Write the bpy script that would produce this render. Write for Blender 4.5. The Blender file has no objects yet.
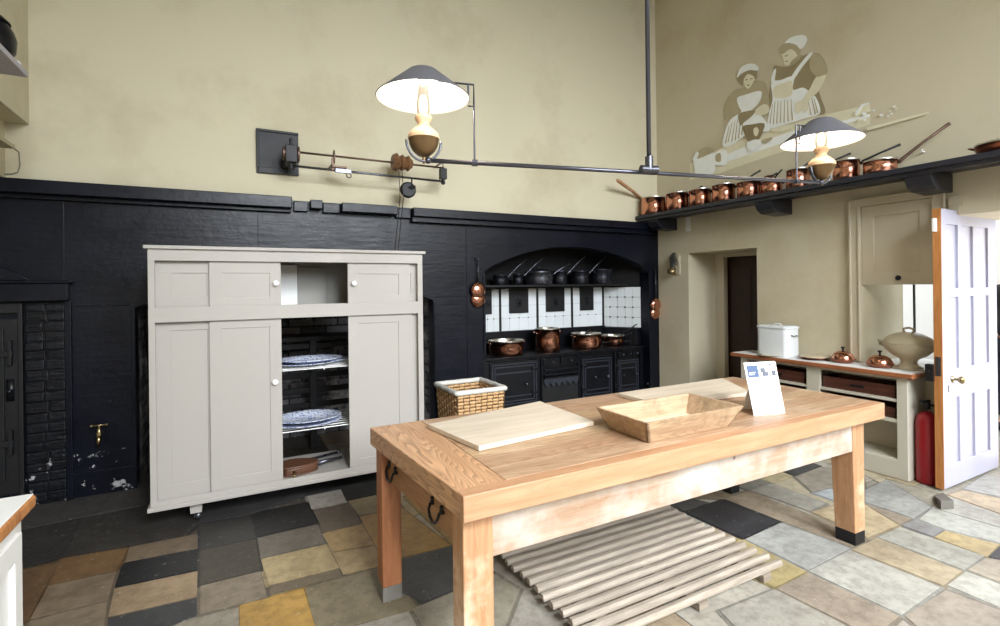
import bpy, bmesh, math, random
from mathutils import Vector, Matrix
random.seed(7)
PI = math.pi
C = bpy.context.scene.collection

# ---------------------------------------------------------------- survey of the room (camera station -> points on known planes)
F, CX, CY, RO, YAW, H = 504., 500., 287., math.radians(.7), math.radians(27.8), 1.5
_e1 = (math.cos(RO), -math.sin(RO)); _e2 = (-math.sin(RO), -math.cos(RO))
_fw = (math.sin(YAW), math.cos(YAW)); _rt = (math.cos(YAW), -math.sin(YAW))
def ray(x, y):
    u = x-CX; v = y-CY; a = u*_e1[0]+v*_e1[1]; b = u*_e2[0]+v*_e2[1]
    return (_fw[0]*F+_rt[0]*a, _fw[1]*F+_rt[1]*a, b)
def on(ax, val, x, y):
    q = ray(x, y); o = (0, 0, H); t = (val-o[ax])/q[ax]
    return Vector([o[i]+t*q[i] for i in range(3)])
def PX(v, x, y): return on(0, v, x, y)
def PY(v, x, y): return on(1, v, x, y)
def PZ(v, x, y): return on(2, v, x, y)

# ---------------------------------------------------------------- materials
def lin(c):
    return tuple(((x/255)/12.92 if x/255 <= .04045 else ((x/255+.055)/1.055)**2.4) for x in c)+(1,)
class NT:
    def __init__(s, name):
        s.m = bpy.data.materials.new(name); s.m.use_nodes = True
        s.t = s.m.node_tree; s.b = s.t.nodes['Principled BSDF']; s.n = s.t.nodes.new; s.l = s.t.links.new
    def coord(s, scale=(1, 1, 1), kind='Object', rot=(0, 0, 0)):
        tc = s.n('ShaderNodeTexCoord'); mp = s.n('ShaderNodeMapping'); mp.inputs['Scale'].default_value = scale
        mp.inputs['Rotation'].default_value = rot
        s.l(tc.outputs[kind], mp.inputs[0]); return mp.outputs[0]
    def noise(s, vec, scale=5, detail=4, rough=.55, dist=0):
        n = s.n('ShaderNodeTexNoise'); n.inputs['Scale'].default_value = scale; n.inputs['Detail'].default_value = detail
        n.inputs['Roughness'].default_value = rough; n.inputs['Distortion'].default_value = dist
        s.l(vec, n.inputs['Vector']); return n.outputs[0]
    def ramp(s, fac, stops):
        r = s.n('ShaderNodeValToRGB'); e = r.color_ramp.elements
        e[0].position = stops[0][0]; e[0].color = stops[0][1]; e[1].position = stops[-1][0]; e[1].color = stops[-1][1]
        for p, c in stops[1:-1]:
            q = e.new(p); q.color = c
        s.l(fac, r.inputs[0]); return r.outputs[0]
    def mix(s, fac, a, b, mode='MIX'):
        x = s.n('ShaderNodeMix'); x.data_type = 'RGBA'; x.blend_type = mode
        for v, i in ((fac, 0), (a, 6), (b, 7)):
            if isinstance(v, (int, float)): x.inputs[i].default_value = v
            elif isinstance(v, tuple): x.inputs[i].default_value = v
            else: s.l(v, x.inputs[i])
        return x.outputs[2]
    def math(s, op, a, b=0.):
        x = s.n('ShaderNodeMath'); x.operation = op
        for v, i in ((a, 0), (b, 1)):
            if isinstance(v, (int, float)): x.inputs[i].default_value = v
            else: s.l(v, x.inputs[i])
        return x.outputs[0]
    def bump(s, h, strength=.2, dist=.01):
        b = s.n('ShaderNodeBump'); b.inputs['Strength'].default_value = strength; b.inputs['Distance'].default_value = dist
        s.l(h, b.inputs['Height']); s.l(b.outputs[0], s.b.inputs['Normal'])
    def out(s, col, rough=.5, metal=0., spec=None):
        if isinstance(col, tuple): s.b.inputs['Base Color'].default_value = col
        else: s.l(col, s.b.inputs['Base Color'])
        if isinstance(rough, (int, float)): s.b.inputs['Roughness'].default_value = rough
        else: s.l(rough, s.b.inputs['Roughness'])
        s.b.inputs['Metallic'].default_value = metal
        if spec is not None: s.b.inputs['Specular IOR Level'].default_value = spec
        return s.m
def sc(c, k): return tuple(min(1, x*k) for x in c[:3])+(1,)
def plain(name, c, rough=.5, metal=0., var=.12, scale=6, bump=0., tint=False, spec=None, grime=None):
    t = NT(name); c = lin(c); v = t.coord()
    n = t.noise(v, scale, 5)
    col = t.mix(n, sc(c, 1-var), sc(c, 1+var))
    if grime:
        g = t.noise(v, grime[1], 6, .65); col = t.mix(t.ramp(g, [(grime[2], (0, 0, 0, 1)), (grime[3], (1, 1, 1, 1))]), col, lin(grime[0]))
    if tint:
        a = t.n('ShaderNodeAttribute'); a.attribute_name = 'tint'; col = t.mix(1., col, a.outputs['Color'], 'MULTIPLY')
    if bump: t.bump(t.noise(v, scale*6, 4), bump, .004)
    r = t.math('ADD', t.math('MULTIPLY', n, .15), rough-.075) if metal < .5 else t.math('ADD', t.math('MULTIPLY', t.noise(v, scale*3), .2), rough-.1)
    return t.out(col, r, metal, spec)
def wood(name, c1, c2, grain='X', rough=.5, fine=40, ring=0., tint=False, dirt=None):
    t = NT(name); k = {'X': (.7, 9, 9), 'Y': (9, .7, 9), 'Z': (9, 9, .7)}[grain]
    v = t.coord(k); n = t.noise(v, fine/9, 6, .6, .3)
    col = t.ramp(n, [(.3, lin(c1)), (.7, lin(c2))])
    if ring:
        kk = {'X': (.35, 3.2, 3.2), 'Y': (3.2, .35, 3.2), 'Z': (3.2, 3.2, .35)}[grain]
        w = t.n('ShaderNodeTexNoise'); w.inputs['Scale'].default_value = 1.6; w.inputs['Detail'].default_value = 2.5
        t.l(t.coord(kk), w.inputs['Vector'])
        s = t.math('FRACT', t.math('MULTIPLY', w.outputs[0], 46.))
        s = t.math('POWER', s, 2.)
        col = t.mix(t.math('MULTIPLY', s, ring), col, sc(lin(c1), .42))
    if dirt:
        g = t.noise(t.coord(), dirt[1], 6, .65); col = t.mix(t.ramp(g, [(dirt[2], (0, 0, 0, 1)), (dirt[3], (1, 1, 1, 1))]), col, lin(dirt[0]))
    if tint:
        a = t.n('ShaderNodeAttribute'); a.attribute_name = 'tint'; col = t.mix(1., col, a.outputs['Color'], 'MULTIPLY')
    t.bump(n, .15, .003)
    return t.out(col, rough)

M = {}
M['plaster'] = plain('cream_plaster', (202, 194, 168), .75, var=.05, scale=1.3, bump=.12, grime=((182, 172, 144), 1.1, .5, .75))
M['plaster_olive'] = plain('olive_plaster', (202, 193, 168), .7, var=.07, scale=1.1, bump=.2, grime=((186, 172, 138), 1.4, .5, .8))
M['ceiling'] = plain('ceiling_white', (170, 166, 156), .8, var=.03)
def black_paint(name, base=(9, 12, 23), rough=.30, chips=True, bump=.22, planks=False):
    t = NT(name); v = t.coord(); n = t.noise(v, 5, 6)
    b = lin(base); col = t.mix(n, sc(b, .6), sc(b, 1.5))
    if chips:
        c = t.noise(v, 9, 8, .7); f = t.ramp(c, [(.665, (0, 0, 0, 1)), (.70, (1, 1, 1, 1))])
        sx = t.n('ShaderNodeSeparateXYZ'); tc = t.n('ShaderNodeTexCoord'); t.l(tc.outputs['Object'], sx.inputs[0])
        low = t.math('LESS_THAN', sx.outputs[2], .32); f2 = t.ramp(c, [(.59, (0, 0, 0, 1)), (.61, (1, 1, 1, 1))])
        col = t.mix(t.math('ADD', t.math('MULTIPLY', low, t.math('MULTIPLY', f2, .85)), t.math('MULTIPLY', f, .1)), col, lin((190, 190, 190)))
    f = t.noise(t.coord((1, 1, 7)), 4, 5, .6)
    h = t.math('ADD', t.noise(v, 22, 6, .6), t.math('MULTIPLY', f, 1.2))
    t.bump(h, bump, .008)
    return t.out(col, t.math('ADD', t.math('MULTIPLY', n, .25), rough-.1), 0., .27)
M['black'] = black_paint('black_gloss_masonry')
M['brickblack'] = black_paint('black_painted_brick', (12, 13, 19), .32, True, .8)
M['iron'] = plain('blackleaded_iron', (11, 13, 20), .36, .25, .3, 12, .25)
M['ironworn'] = plain('worn_iron_edge', (50, 54, 64), .4, .3, .5, 20)
M['irondark'] = plain('dark_iron', (18, 18, 21), .5, .2, .3, 10, .2)
M['soot'] = plain('soot_masonry', (6, 6, 8), .8, 0, .3, 8, .3)
M['cupboard'] = plain('stone_grey_paint', (166, 161, 155), .42, var=.025, scale=3, bump=.04)
M['cupinside'] = plain('grey_inside_paint', (150, 148, 142), .6, var=.06)
M['creampaint'] = plain('cream_gloss_paint', (192, 182, 160), .4, var=.04, scale=3)
M['dresserpaint'] = plain('dresser_cream_paint', (192, 187, 172), .45, var=.04, scale=3)
M['white'] = plain('white_paint', (232, 232, 230), .4, var=.03)
M['knob'] = plain('white_ceramic', (240, 240, 238), .2, var=.01)
M['lavender'] = plain('lavender_white_paint', (176, 175, 194), .42, var=.02, scale=3, bump=.04)
M['pineedge'] = wood('worn_pine_edge', (150, 92, 44), (190, 130, 72), 'Z', .55)
M['oak'] = wood('scrubbed_pine_top', (154, 120, 92), (196, 168, 140), 'X', .42, 40, .42, True, ((200, 182, 160), 2.2, .5, .85))
M['breadend'] = wood('strong_grain_pine', (182, 136, 98), (208, 166, 128), 'Y', .45, 40, .75)
M['tableedge'] = wood('orange_pine_edge', (166, 120, 86), (188, 148, 114), 'X', .5, 30, .12)
M['apron'] = wood('limewashed_apron', (148, 114, 86), (178, 160, 140), 'X', .65, 30, .1, False, ((186, 178, 170), 3, .42, .66))
_m = M['apron']; _t = _m.node_tree; _v = _t.nodes.new('ShaderNodeTexVoronoi'); _v.inputs['Scale'].default_value = 5.5
_tc = _t.nodes.new('ShaderNodeTexCoord'); _t.links.new(_tc.outputs['Object'], _v.inputs['Vector'])
_r = _t.nodes.new('ShaderNodeMapRange'); _r.inputs[1].default_value = .05; _r.inputs[2].default_value = .085; _r.inputs[3].default_value = .85; _r.inputs[4].default_value = 0
_t.links.new(_v.outputs['Distance'], _r.inputs[0]); _x = _t.nodes.new('ShaderNodeMix'); _x.data_type = 'RGBA'; _x.inputs[7].default_value = lin((96, 70, 52))
_bs = _t.nodes['Principled BSDF']; _src = _bs.inputs['Base Color'].links[0].from_socket; _t.links.new(_r.outputs[0], _x.inputs[0]); _t.links.new(_src, _x.inputs[6]); _t.links.new(_x.outputs[2], _bs.inputs['Base Color'])
M['leg'] = wood('pine_leg', (162, 116, 80), (190, 148, 110), 'Z', .55, 40, .2, False, ((226, 204, 180), 5, .5, .8))
M['legdark'] = wood('reddish_pine_leg', (136, 82, 50), (172, 114, 74), 'Z', .55, 40, .2)
M['legfoot'] = plain('wet_worn_foot', (112, 108, 102), .7, var=.3, scale=20)
M['drawerfront'] = wood('pine_drawer_front', (140, 98, 62), (172, 130, 92), 'Y', .5, 30, .3)
M['board'] = wood('pale_scrubbed_board', (194, 178, 156), (214, 200, 182), 'X', .6, 30, .06)
M['traywood'] = wood('old_tray_pine', (156, 126, 96), (194, 166, 134), 'X', .6, 40, .35, False, ((120, 98, 72), 7, .56, .75))
M['trayinside'] = wood('tray_pale_bottom', (214, 190, 156), (232, 214, 186), 'X', .6, 40, .2)
M['duck'] = wood('weathered_grey_slat', (128, 118, 106), (176, 164, 150), 'X', .75, 40, .1, True)
M['copper'] = plain('polished_copper', (205, 146, 122), .2, 1., .18, 7, .05)
M['copperdark'] = plain('tarnished_copper', (150, 96, 76), .3, 1., .3, 8, .05)
M['tin'] = plain('tinned_lining', (205, 200, 190), .32, 1., .1, 8, .05)
M['steel'] = plain('dull_steel', (96, 98, 106), .3, .9, .15, 8)
M['pewter'] = plain('dark_pan_steel', (70, 72, 82), .3, .9, .2, 8)
M['brass'] = plain('aged_brass', (168, 150, 112), .3, 1., .15, 10)
M['rust'] = plain('brown_iron_rod', (96, 74, 62), .45, .6, .3, 14)
M['pulley'] = wood('turned_wood_pulley', (92, 62, 38), (130, 92, 60), 'X', .5)
M['pipe'] = plain('dark_bronze_pipe', (84, 84, 92), .32, .8, .15, 10)
M['shade'] = plain('dark_enamel_shade', (92, 92, 98), .45, .0, .08)
M['shadein'] = plain('white_enamel_inside', (242, 240, 234), .4, 0, .01)
M['shelfpaint'] = plain('dark_blue_black_shelf', (36, 38, 48), .35, 0, .2, 6, .1)
M['redpaint'] = plain('red_cylinder', (140, 12, 24), .3, 0, .08)
M['enamel'] = plain('white_enamel', (222, 226, 228), .25, 0, .02)
M['stoneware'] = plain('cream_stoneware', (190, 178, 150), .3, 0, .06, 9)
M['paper'] = plain('white_paper', (238, 239, 240), .7, 0, .01)
M['print_blue'] = plain('blue_grey_print', (66, 86, 120), .6, 0, .15, 30)
M['print_grey'] = plain('grey_photo_print', (84, 88, 100), .6, 0, .6, 60)
M['print_text'] = plain('pale_text_print', (186, 190, 198), .7, 0, .1)
M['leather'] = plain('brown_leather', (92, 60, 42), .45, 0, .25, 12, .2)
M['rope'] = plain('chain_iron', (60, 55, 50), .5, .6)
M['wicker'] = plain('willow_strand', (206, 166, 118), .6, 0, .22, 25, .2)
M['wickerdark'] = plain('willow_inside', (120, 90, 60), .7, 0, .3, 25, .2)
M['basketrim'] = plain('white_bound_rim', (216, 214, 206), .6, 0, .12, 30, .3)
M['darkwood'] = wood('dark_brown_door', (36, 22, 16), (56, 34, 24), 'Z', .45)
M['redtray'] = wood('mahogany_tray', (60, 32, 24), (92, 50, 36), 'Y', .45)
M['worktop'] = wood('dresser_top_edge', (128, 74, 44), (164, 104, 66), 'Y', .45)
M['cableg'] = plain('cable_grey', (120, 116, 104), .5)
M['oldshelf'] = plain('cream_old_shelf', (178, 168, 140), .6, 0, .06)
M['shelfunder'] = plain('lilac_grey_shelf', (176, 172, 178), .6, 0, .03)
M['cloth_black'] = plain('black_quilted_cloth', (16, 16, 19), .7, 0, .3, 20, .3)
M['jeans'] = plain('dark_trousers', (30, 32, 44), .8)
M['skin'] = plain('skin', (196, 142, 116), .5, 0, .05)
M['hair'] = plain('brown_hair', (52, 36, 26), .6)
M['outwall'] = plain('sunlit_pinkish_render', (240, 226, 216), .8, 0, .03)
M['outwhite'] = plain('outside_white', (238, 238, 240), .7, 0, .02)

def t_tile():
    t = NT('white_glazed_tile'); tc = t.n('ShaderNodeTexCoord')
    sx = t.n('ShaderNodeSeparateXYZ'); t.l(tc.outputs['Object'], sx.inputs[0])
    a = t.n('ShaderNodeAttribute'); a.attribute_name = 'tint'
    n = t.noise(t.coord(), 3, 3); col = t.mix(n, lin((222, 228, 232)), lin((236, 240, 242)))
    col = t.mix(1., col, a.outputs['Color'], 'MULTIPLY')
    return t.out(col, .2)
M['tile'] = t_tile()
def t_floor():
    t = NT('stone_flags'); a = t.n('ShaderNodeAttribute'); a.attribute_name = 'tint'
    v = t.coord(); n = t.noise(v, 2.2, 8, .62); n2 = t.noise(v, 16, 6, .7)
    col = t.mix(t.ramp(n, [(.3, (.74, .74, .74, 1)), (.7, (1.22, 1.2, 1.16, 1))]), a.outputs['Color'], a.outputs['Color'])
    col = t.mix(1., a.outputs['Color'], t.ramp(n, [(.36, (.53, .52, .52, 1)), (.62, (.74, .74, .73, 1))]), 'MULTIPLY')
    col = t.mix(1., col, t.ramp(n2, [(.38, (.72, .71, .70, 1)), (.56, (1, 1, 1, 1))]), 'MULTIPLY')
    spots = t.ramp(t.noise(v, 30, 6, .75), [(.60, (0, 0, 0, 1)), (.70, (1, 1, 1, 1))])
    col = t.mix(t.math('MULTIPLY', spots, .4), col, lin((205, 203, 198)))
    t.bump(t.math('ADD', n2, n), .35, .006)
    return t.out(col, t.math('ADD', t.math('MULTIPLY', n2, .25), .42))
M['floor'] = t_floor()
def t_brick():
    t = NT('sooty_old_brick'); b = t.n('ShaderNodeTexBrick'); b.inputs['Scale'].default_value = 1.
    b.inputs['Brick Width'].default_value = .24; b.inputs['Row Height'].default_value = .08; b.inputs['Mortar Size'].default_value = .008
    b.inputs['Color1'].default_value = lin((120, 116, 120)); b.inputs['Color2'].default_value = lin((62, 62, 70)); b.inputs['Mortar'].default_value = lin((26, 24, 24))
    tc = t.n('ShaderNodeTexCoord'); mp = t.n('ShaderNodeMapping'); mp.inputs['Rotation'].default_value = (PI/2, 0, 0)
    t.l(tc.outputs['Object'], mp.inputs[0]); t.l(mp.outputs[0], b.inputs['Vector'])
    v = t.coord(); n = t.noise(v, 3, 8, .7)
    col = t.mix(t.ramp(n, [(.5, (0, 0, 0, 1)), (.62, (1, 1, 1, 1))]), b.outputs[0], lin((176, 172, 172)))
    col = t.mix(t.ramp(t.noise(v, 26, 4, .8), [(.55, (0, 0, 0, 1)), (.66, (1, 1, 1, 1))]), col, lin((22, 20, 22)))
    t.bump(t.noise(v, 18, 5), .5, .02)
    return t.out(col, .8)
M['brick'] = t_brick()
def t_plate():
    t = NT('blue_white_transferware'); v = t.coord()
    vo = t.n('ShaderNodeTexVoronoi'); vo.inputs['Scale'].default_value = 45; t.l(v, vo.inputs['Vector'])
    f = t.ramp(vo.outputs['Distance'], [(.12, (1, 1, 1, 1)), (.3, (0, 0, 0, 1))])
    n = t.noise(v, 60, 4); f2 = t.math('MAXIMUM', f, t.ramp(n, [(.55, (0, 0, 0, 1)), (.6, (1, 1, 1, 1))]))
    return t.out(t.mix(f2, lin((226, 232, 244)), lin((74, 96, 170))), .2)
M['plate'] = t_plate()
def emis(name, col, s):
    t = NT(name); t.b.inputs['Emission Color'].default_value = lin(col); t.b.inputs['Emission Strength'].default_value = s
    t.b.inputs['Base Color'].default_value = lin(col); return t.m
M['flame'] = emis('lit_mantle', (255, 225, 170), 14)
def glass(name, col=(1, 1, 1, 1)):
    t = NT(name); t.b.inputs['Transmission Weight'].default_value = 1; t.b.inputs['Roughness'].default_value = .02
    t.b.inputs['Base Color'].default_value = col; t.b.inputs['IOR'].default_value = 1.1; return t.m
M['glass'] = glass('clear_glass')
M['lampfont'] = plain('opal_peach_font', (232, 190, 150), .3, 0, .03)
M['bronze'] = plain('bronze_font', (120, 96, 66), .35, .7, .2, 12)

# ---------------------------------------------------------------- mesh builder
JR = random.Random(1)
class MB:
    def __init__(s): s.bm = bmesh.new(); s.lay = s.bm.loops.layers.float_color.new('tint'); s.col = (1, 1, 1, 1); s.n = 0
    def _t(s):
        s.bm.faces.ensure_lookup_table()
        for f in s.bm.faces[s.n:]:
            for l in f.loops: l[s.lay] = s.col
        s.n = len(s.bm.faces)
    def tint(s, c): s.col = tuple(c)[:3]+(1,); return s
    def hexa(s, p):   # 8 points: bottom ring 0-3, top ring 4-7
        v = [s.bm.verts.new(q) for q in p]
        for f in ((3, 2, 1, 0), (4, 5, 6, 7), (0, 1, 5, 4), (1, 2, 6, 5), (2, 3, 7, 6), (3, 0, 4, 7)): s.bm.faces.new([v[i] for i in f])
        s._t(); return s
    def box(s, x0, x1, y0, y1, z0, z1):
        j = JR.uniform(0, .0005); x0 -= j; y0 -= j; z0 -= j*.6; x1 += j; y1 += j; z1 += j   # no two faces of a joint lie in one plane
        return s.hexa([(x0, y0, z0), (x1, y0, z0), (x1, y1, z0), (x0, y1, z0), (x0, y0, z1), (x1, y0, z1), (x1, y1, z1), (x0, y1, z1)])
    def prism(s, pts, ax, a, b):   # polygon in the two other axes, extruded along ax
        def mk(p, t):
            q = list(p); q.insert(ax, t); return s.bm.verts.new(q)
        A = [mk(p, a) for p in pts]; B = [mk(p, b) for p in pts]
        s.bm.faces.new(A[::-1]); s.bm.faces.new(B); n = len(pts)
        for i in range(n): s.bm.faces.new((A[i], A[(i+1) % n], B[(i+1) % n], B[i]))
        s._t(); return s
    def lathe(s, prof, c, seg=28, M4=None, sx=1., sy=1.):
        rings = []
        for r, z in prof:
            if r < 1e-6: rings.append([s.bm.verts.new((0, 0, z))])
            else: rings.append([s.bm.verts.new((sx*r*math.cos(2*PI*i/seg), sy*r*math.sin(2*PI*i/seg), z)) for i in range(seg)])
        for A, B in zip(rings, rings[1:]):
            if len(A) == 1 and len(B) == 1: continue
            for i in range(seg):
                j = (i+1) % seg
                if len(A) == 1: s.bm.faces.new((A[0], B[i], B[j]))
                elif len(B) == 1: s.bm.faces.new((A[i], A[j], B[0]))
                else: s.bm.faces.new((A[i], A[j], B[j], B[i]))
        T = Matrix.Translation(Vector(c)) @ (M4 if M4 else Matrix.Identity(4))
        for R in rings:
            for v in R: v.co = T @ v.co
        s._t(); return s
    def tube(s, pts, r, seg=8, cap=True, flat=1.):
        pts = [Vector(p) for p in pts]; n = len(pts); rings = []
        rr = r if isinstance(r, (list, tuple)) else [r]*n
        closed = (pts[0]-pts[-1]).length < 1e-6 and n > 3
        if closed: pts = pts[:-1]; n -= 1
        up0 = None
        for i in range(n):
            if closed: d = pts[(i+1) % n]-pts[i-1]
            else: d = pts[min(i+1, n-1)]-pts[max(i-1, 0)]
            d.normalize()
            if up0 is None:
                up0 = Vector((0, 0, 1)) if abs(d.z) < .9 else Vector((1, 0, 0))
            a = d.cross(up0)
            if a.length < 1e-4: a = d.orthogonal()
            a.normalize(); b = a.cross(d).normalized(); up0 = b
            rings.append([s.bm.verts.new(pts[i]+rr[i]*(math.cos(2*PI*k/seg)*a*flat+math.sin(2*PI*k/seg)*b)) for k in range(seg)])
        for i in range(n if closed else n-1):
            A = rings[i]; B = rings[(i+1) % n]
            for k in range(seg):
                s.bm.faces.new((A[k], A[(k+1) % seg], B[(k+1) % seg], B[k]))
        if cap and not closed: s.bm.faces.new(rings[0][::-1]); s.bm.faces.new(rings[-1])
        s._t(); return s
    def sphere(s, c, r, k=(1, 1, 1), seg=16):
        prof = [(math.sin(PI*i/10)*r if 0 < i < 10 else 0, -math.cos(PI*i/10)*r*k[2]) for i in range(11)]
        return s.lathe(prof, c, seg, None, k[0], k[1])
    def build(s, name, mat, parent=None, bevel=0., smooth=False, sub=0, origin=False):
        bmesh.ops.recalc_face_normals(s.bm, faces=s.bm.faces[:])
        if parent is not None:
            off = Vector((0, 0, 0)); p = parent
            while p is not None: off += p.location; p = p.parent
        else:
            xs = [v.co for v in s.bm.verts]
            mn = [min(v[i] for v in xs) for i in range(3)]; mx = [max(v[i] for v in xs) for i in range(3)]
            off = Vector(((mn[0]+mx[0])/2, (mn[1]+mx[1])/2, mn[2]))
        if origin: off = Vector((0, 0, 0))
        for v in s.bm.verts: v.co -= off
        me = bpy.data.meshes.new(name); s.bm.to_mesh(me); s.bm.free()
        o = bpy.data.objects.new(name, me); C.objects.link(o); me.materials.append(M[mat])
        if parent is not None: o.parent = parent
        else: o.location = off
        if bevel:
            b = o.modifiers.new('b', 'BEVEL'); b.width = bevel; b.segments = 2; b.limit_method = 'ANGLE'; b.angle_limit = .6
        if sub:
            b = o.modifiers.new('s', 'SUBSURF'); b.levels = sub; b.render_levels = sub
        if smooth or sub:
            for p in me.polygons: p.use_smooth = True
            if smooth == 'auto':
                for e in me.edges: pass
                sharp = me.attributes.new('sharp_edge', 'BOOLEAN', 'EDGE') if 'sharp_edge' not in me.attributes else me.attributes['sharp_edge']
                bm = bmesh.new(); bm.from_mesh(me); bm.edges.ensure_lookup_table()
                for i, e in enumerate(bm.edges):
                    sharp.data[i].value = len(e.link_faces) == 2 and e.calc_face_angle(0) > .7
                bm.free()
        return o
def tag(o, label=None, cat=None, group=None, kind=None):
    if label: o['label'] = label
    if cat: o['category'] = cat
    if group: o['group'] = group
    if kind: o['kind'] = kind
    return o
def thing(name, label, cat, loc=(0, 0, 0), group=None):
    o = bpy.data.objects.new(name, None); C.objects.link(o); o.location = loc; o.empty_display_size = .1
    bpy.context.view_layer.update(); return tag(o, label, cat, group)
def struct(name, mb, mat, bevel=0., label=None):
    return tag(mb.build(name, mat, None, bevel, False, 0, True), label, None, None, 'structure')
def box(*a): return MB().box(*a)
def crom(pts, k=6, closed=True):
    out = []; n = len(pts)
    for i in range(n if closed else n-1):
        p = [Vector(pts[(i+j) % n]) if closed else Vector(pts[max(0, min(n-1, i+j))]) for j in (-1, 0, 1, 2)]
        for q in range(k):
            t = q/k
            out.append(.5*((2*p[1])+(-p[0]+p[2])*t+(2*p[0]-5*p[1]+4*p[2]-p[3])*t*t+(-p[0]+3*p[1]-3*p[2]+p[3])*t**3))
    if not closed: out.append(Vector(pts[-1]))
    return out

XR, XL, YB, YF, ZC = 4.74, -1.27, 4.7, -2.8, 6.0
# ================================================================ FLOOR
random.seed(3)
fl = MB()
fl.tint(lin((96, 92, 86))).box(-2.2, 12, YF-.4, 5.7, -.2, -.006)
pal = [(196, 190, 176), (186, 180, 164), (204, 192, 166), (176, 170, 158), (190, 182, 170), (206, 202, 190), (178, 160, 134), (200, 184, 150)]
x = -2.2
col_i = 0
while x < 12:
    w = random.choice([.45, .5, .56]); y = YF-.4+random.random()*.3
    while y < 5.6:
        h = random.choice([.3, .42, .5, .7, .85]); c = lin(random.choice(pal)); y1 = min(y+h, 5.7)
        if x < .6 and y > 3.0: c = sc(lin((96, 88, 78)), .8)
        fl.tint(c).box(x+.004, x+w-.004, y+.004, y1-.004, -.05, -.004); y += h
    x += w
FN = [0]
def flag(px, col, z=0.):
    FN[0] += 1; e = FN[0]*1.3e-5
    P = [PZ(0, *p) for p in px]; c = sum(P, Vector())/len(P)
    def ring(k, zz): return [Vector((q.x, q.y, zz)) + (c-q).normalized()*k*Vector((1, 1, 0)).length/1.414 for q in P]
    o = ring(-.022, 0); i = ring(.002, 0)
    fl.tint(sc(lin(col), .62)).prism([(q.x, q.y) for q in o], 2, -.0045-e, -.0015-e)
    fl.tint(lin(col)).prism([(q.x, q.y) for q in i], 2, -.0035-e*.5, e*.5)
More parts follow.
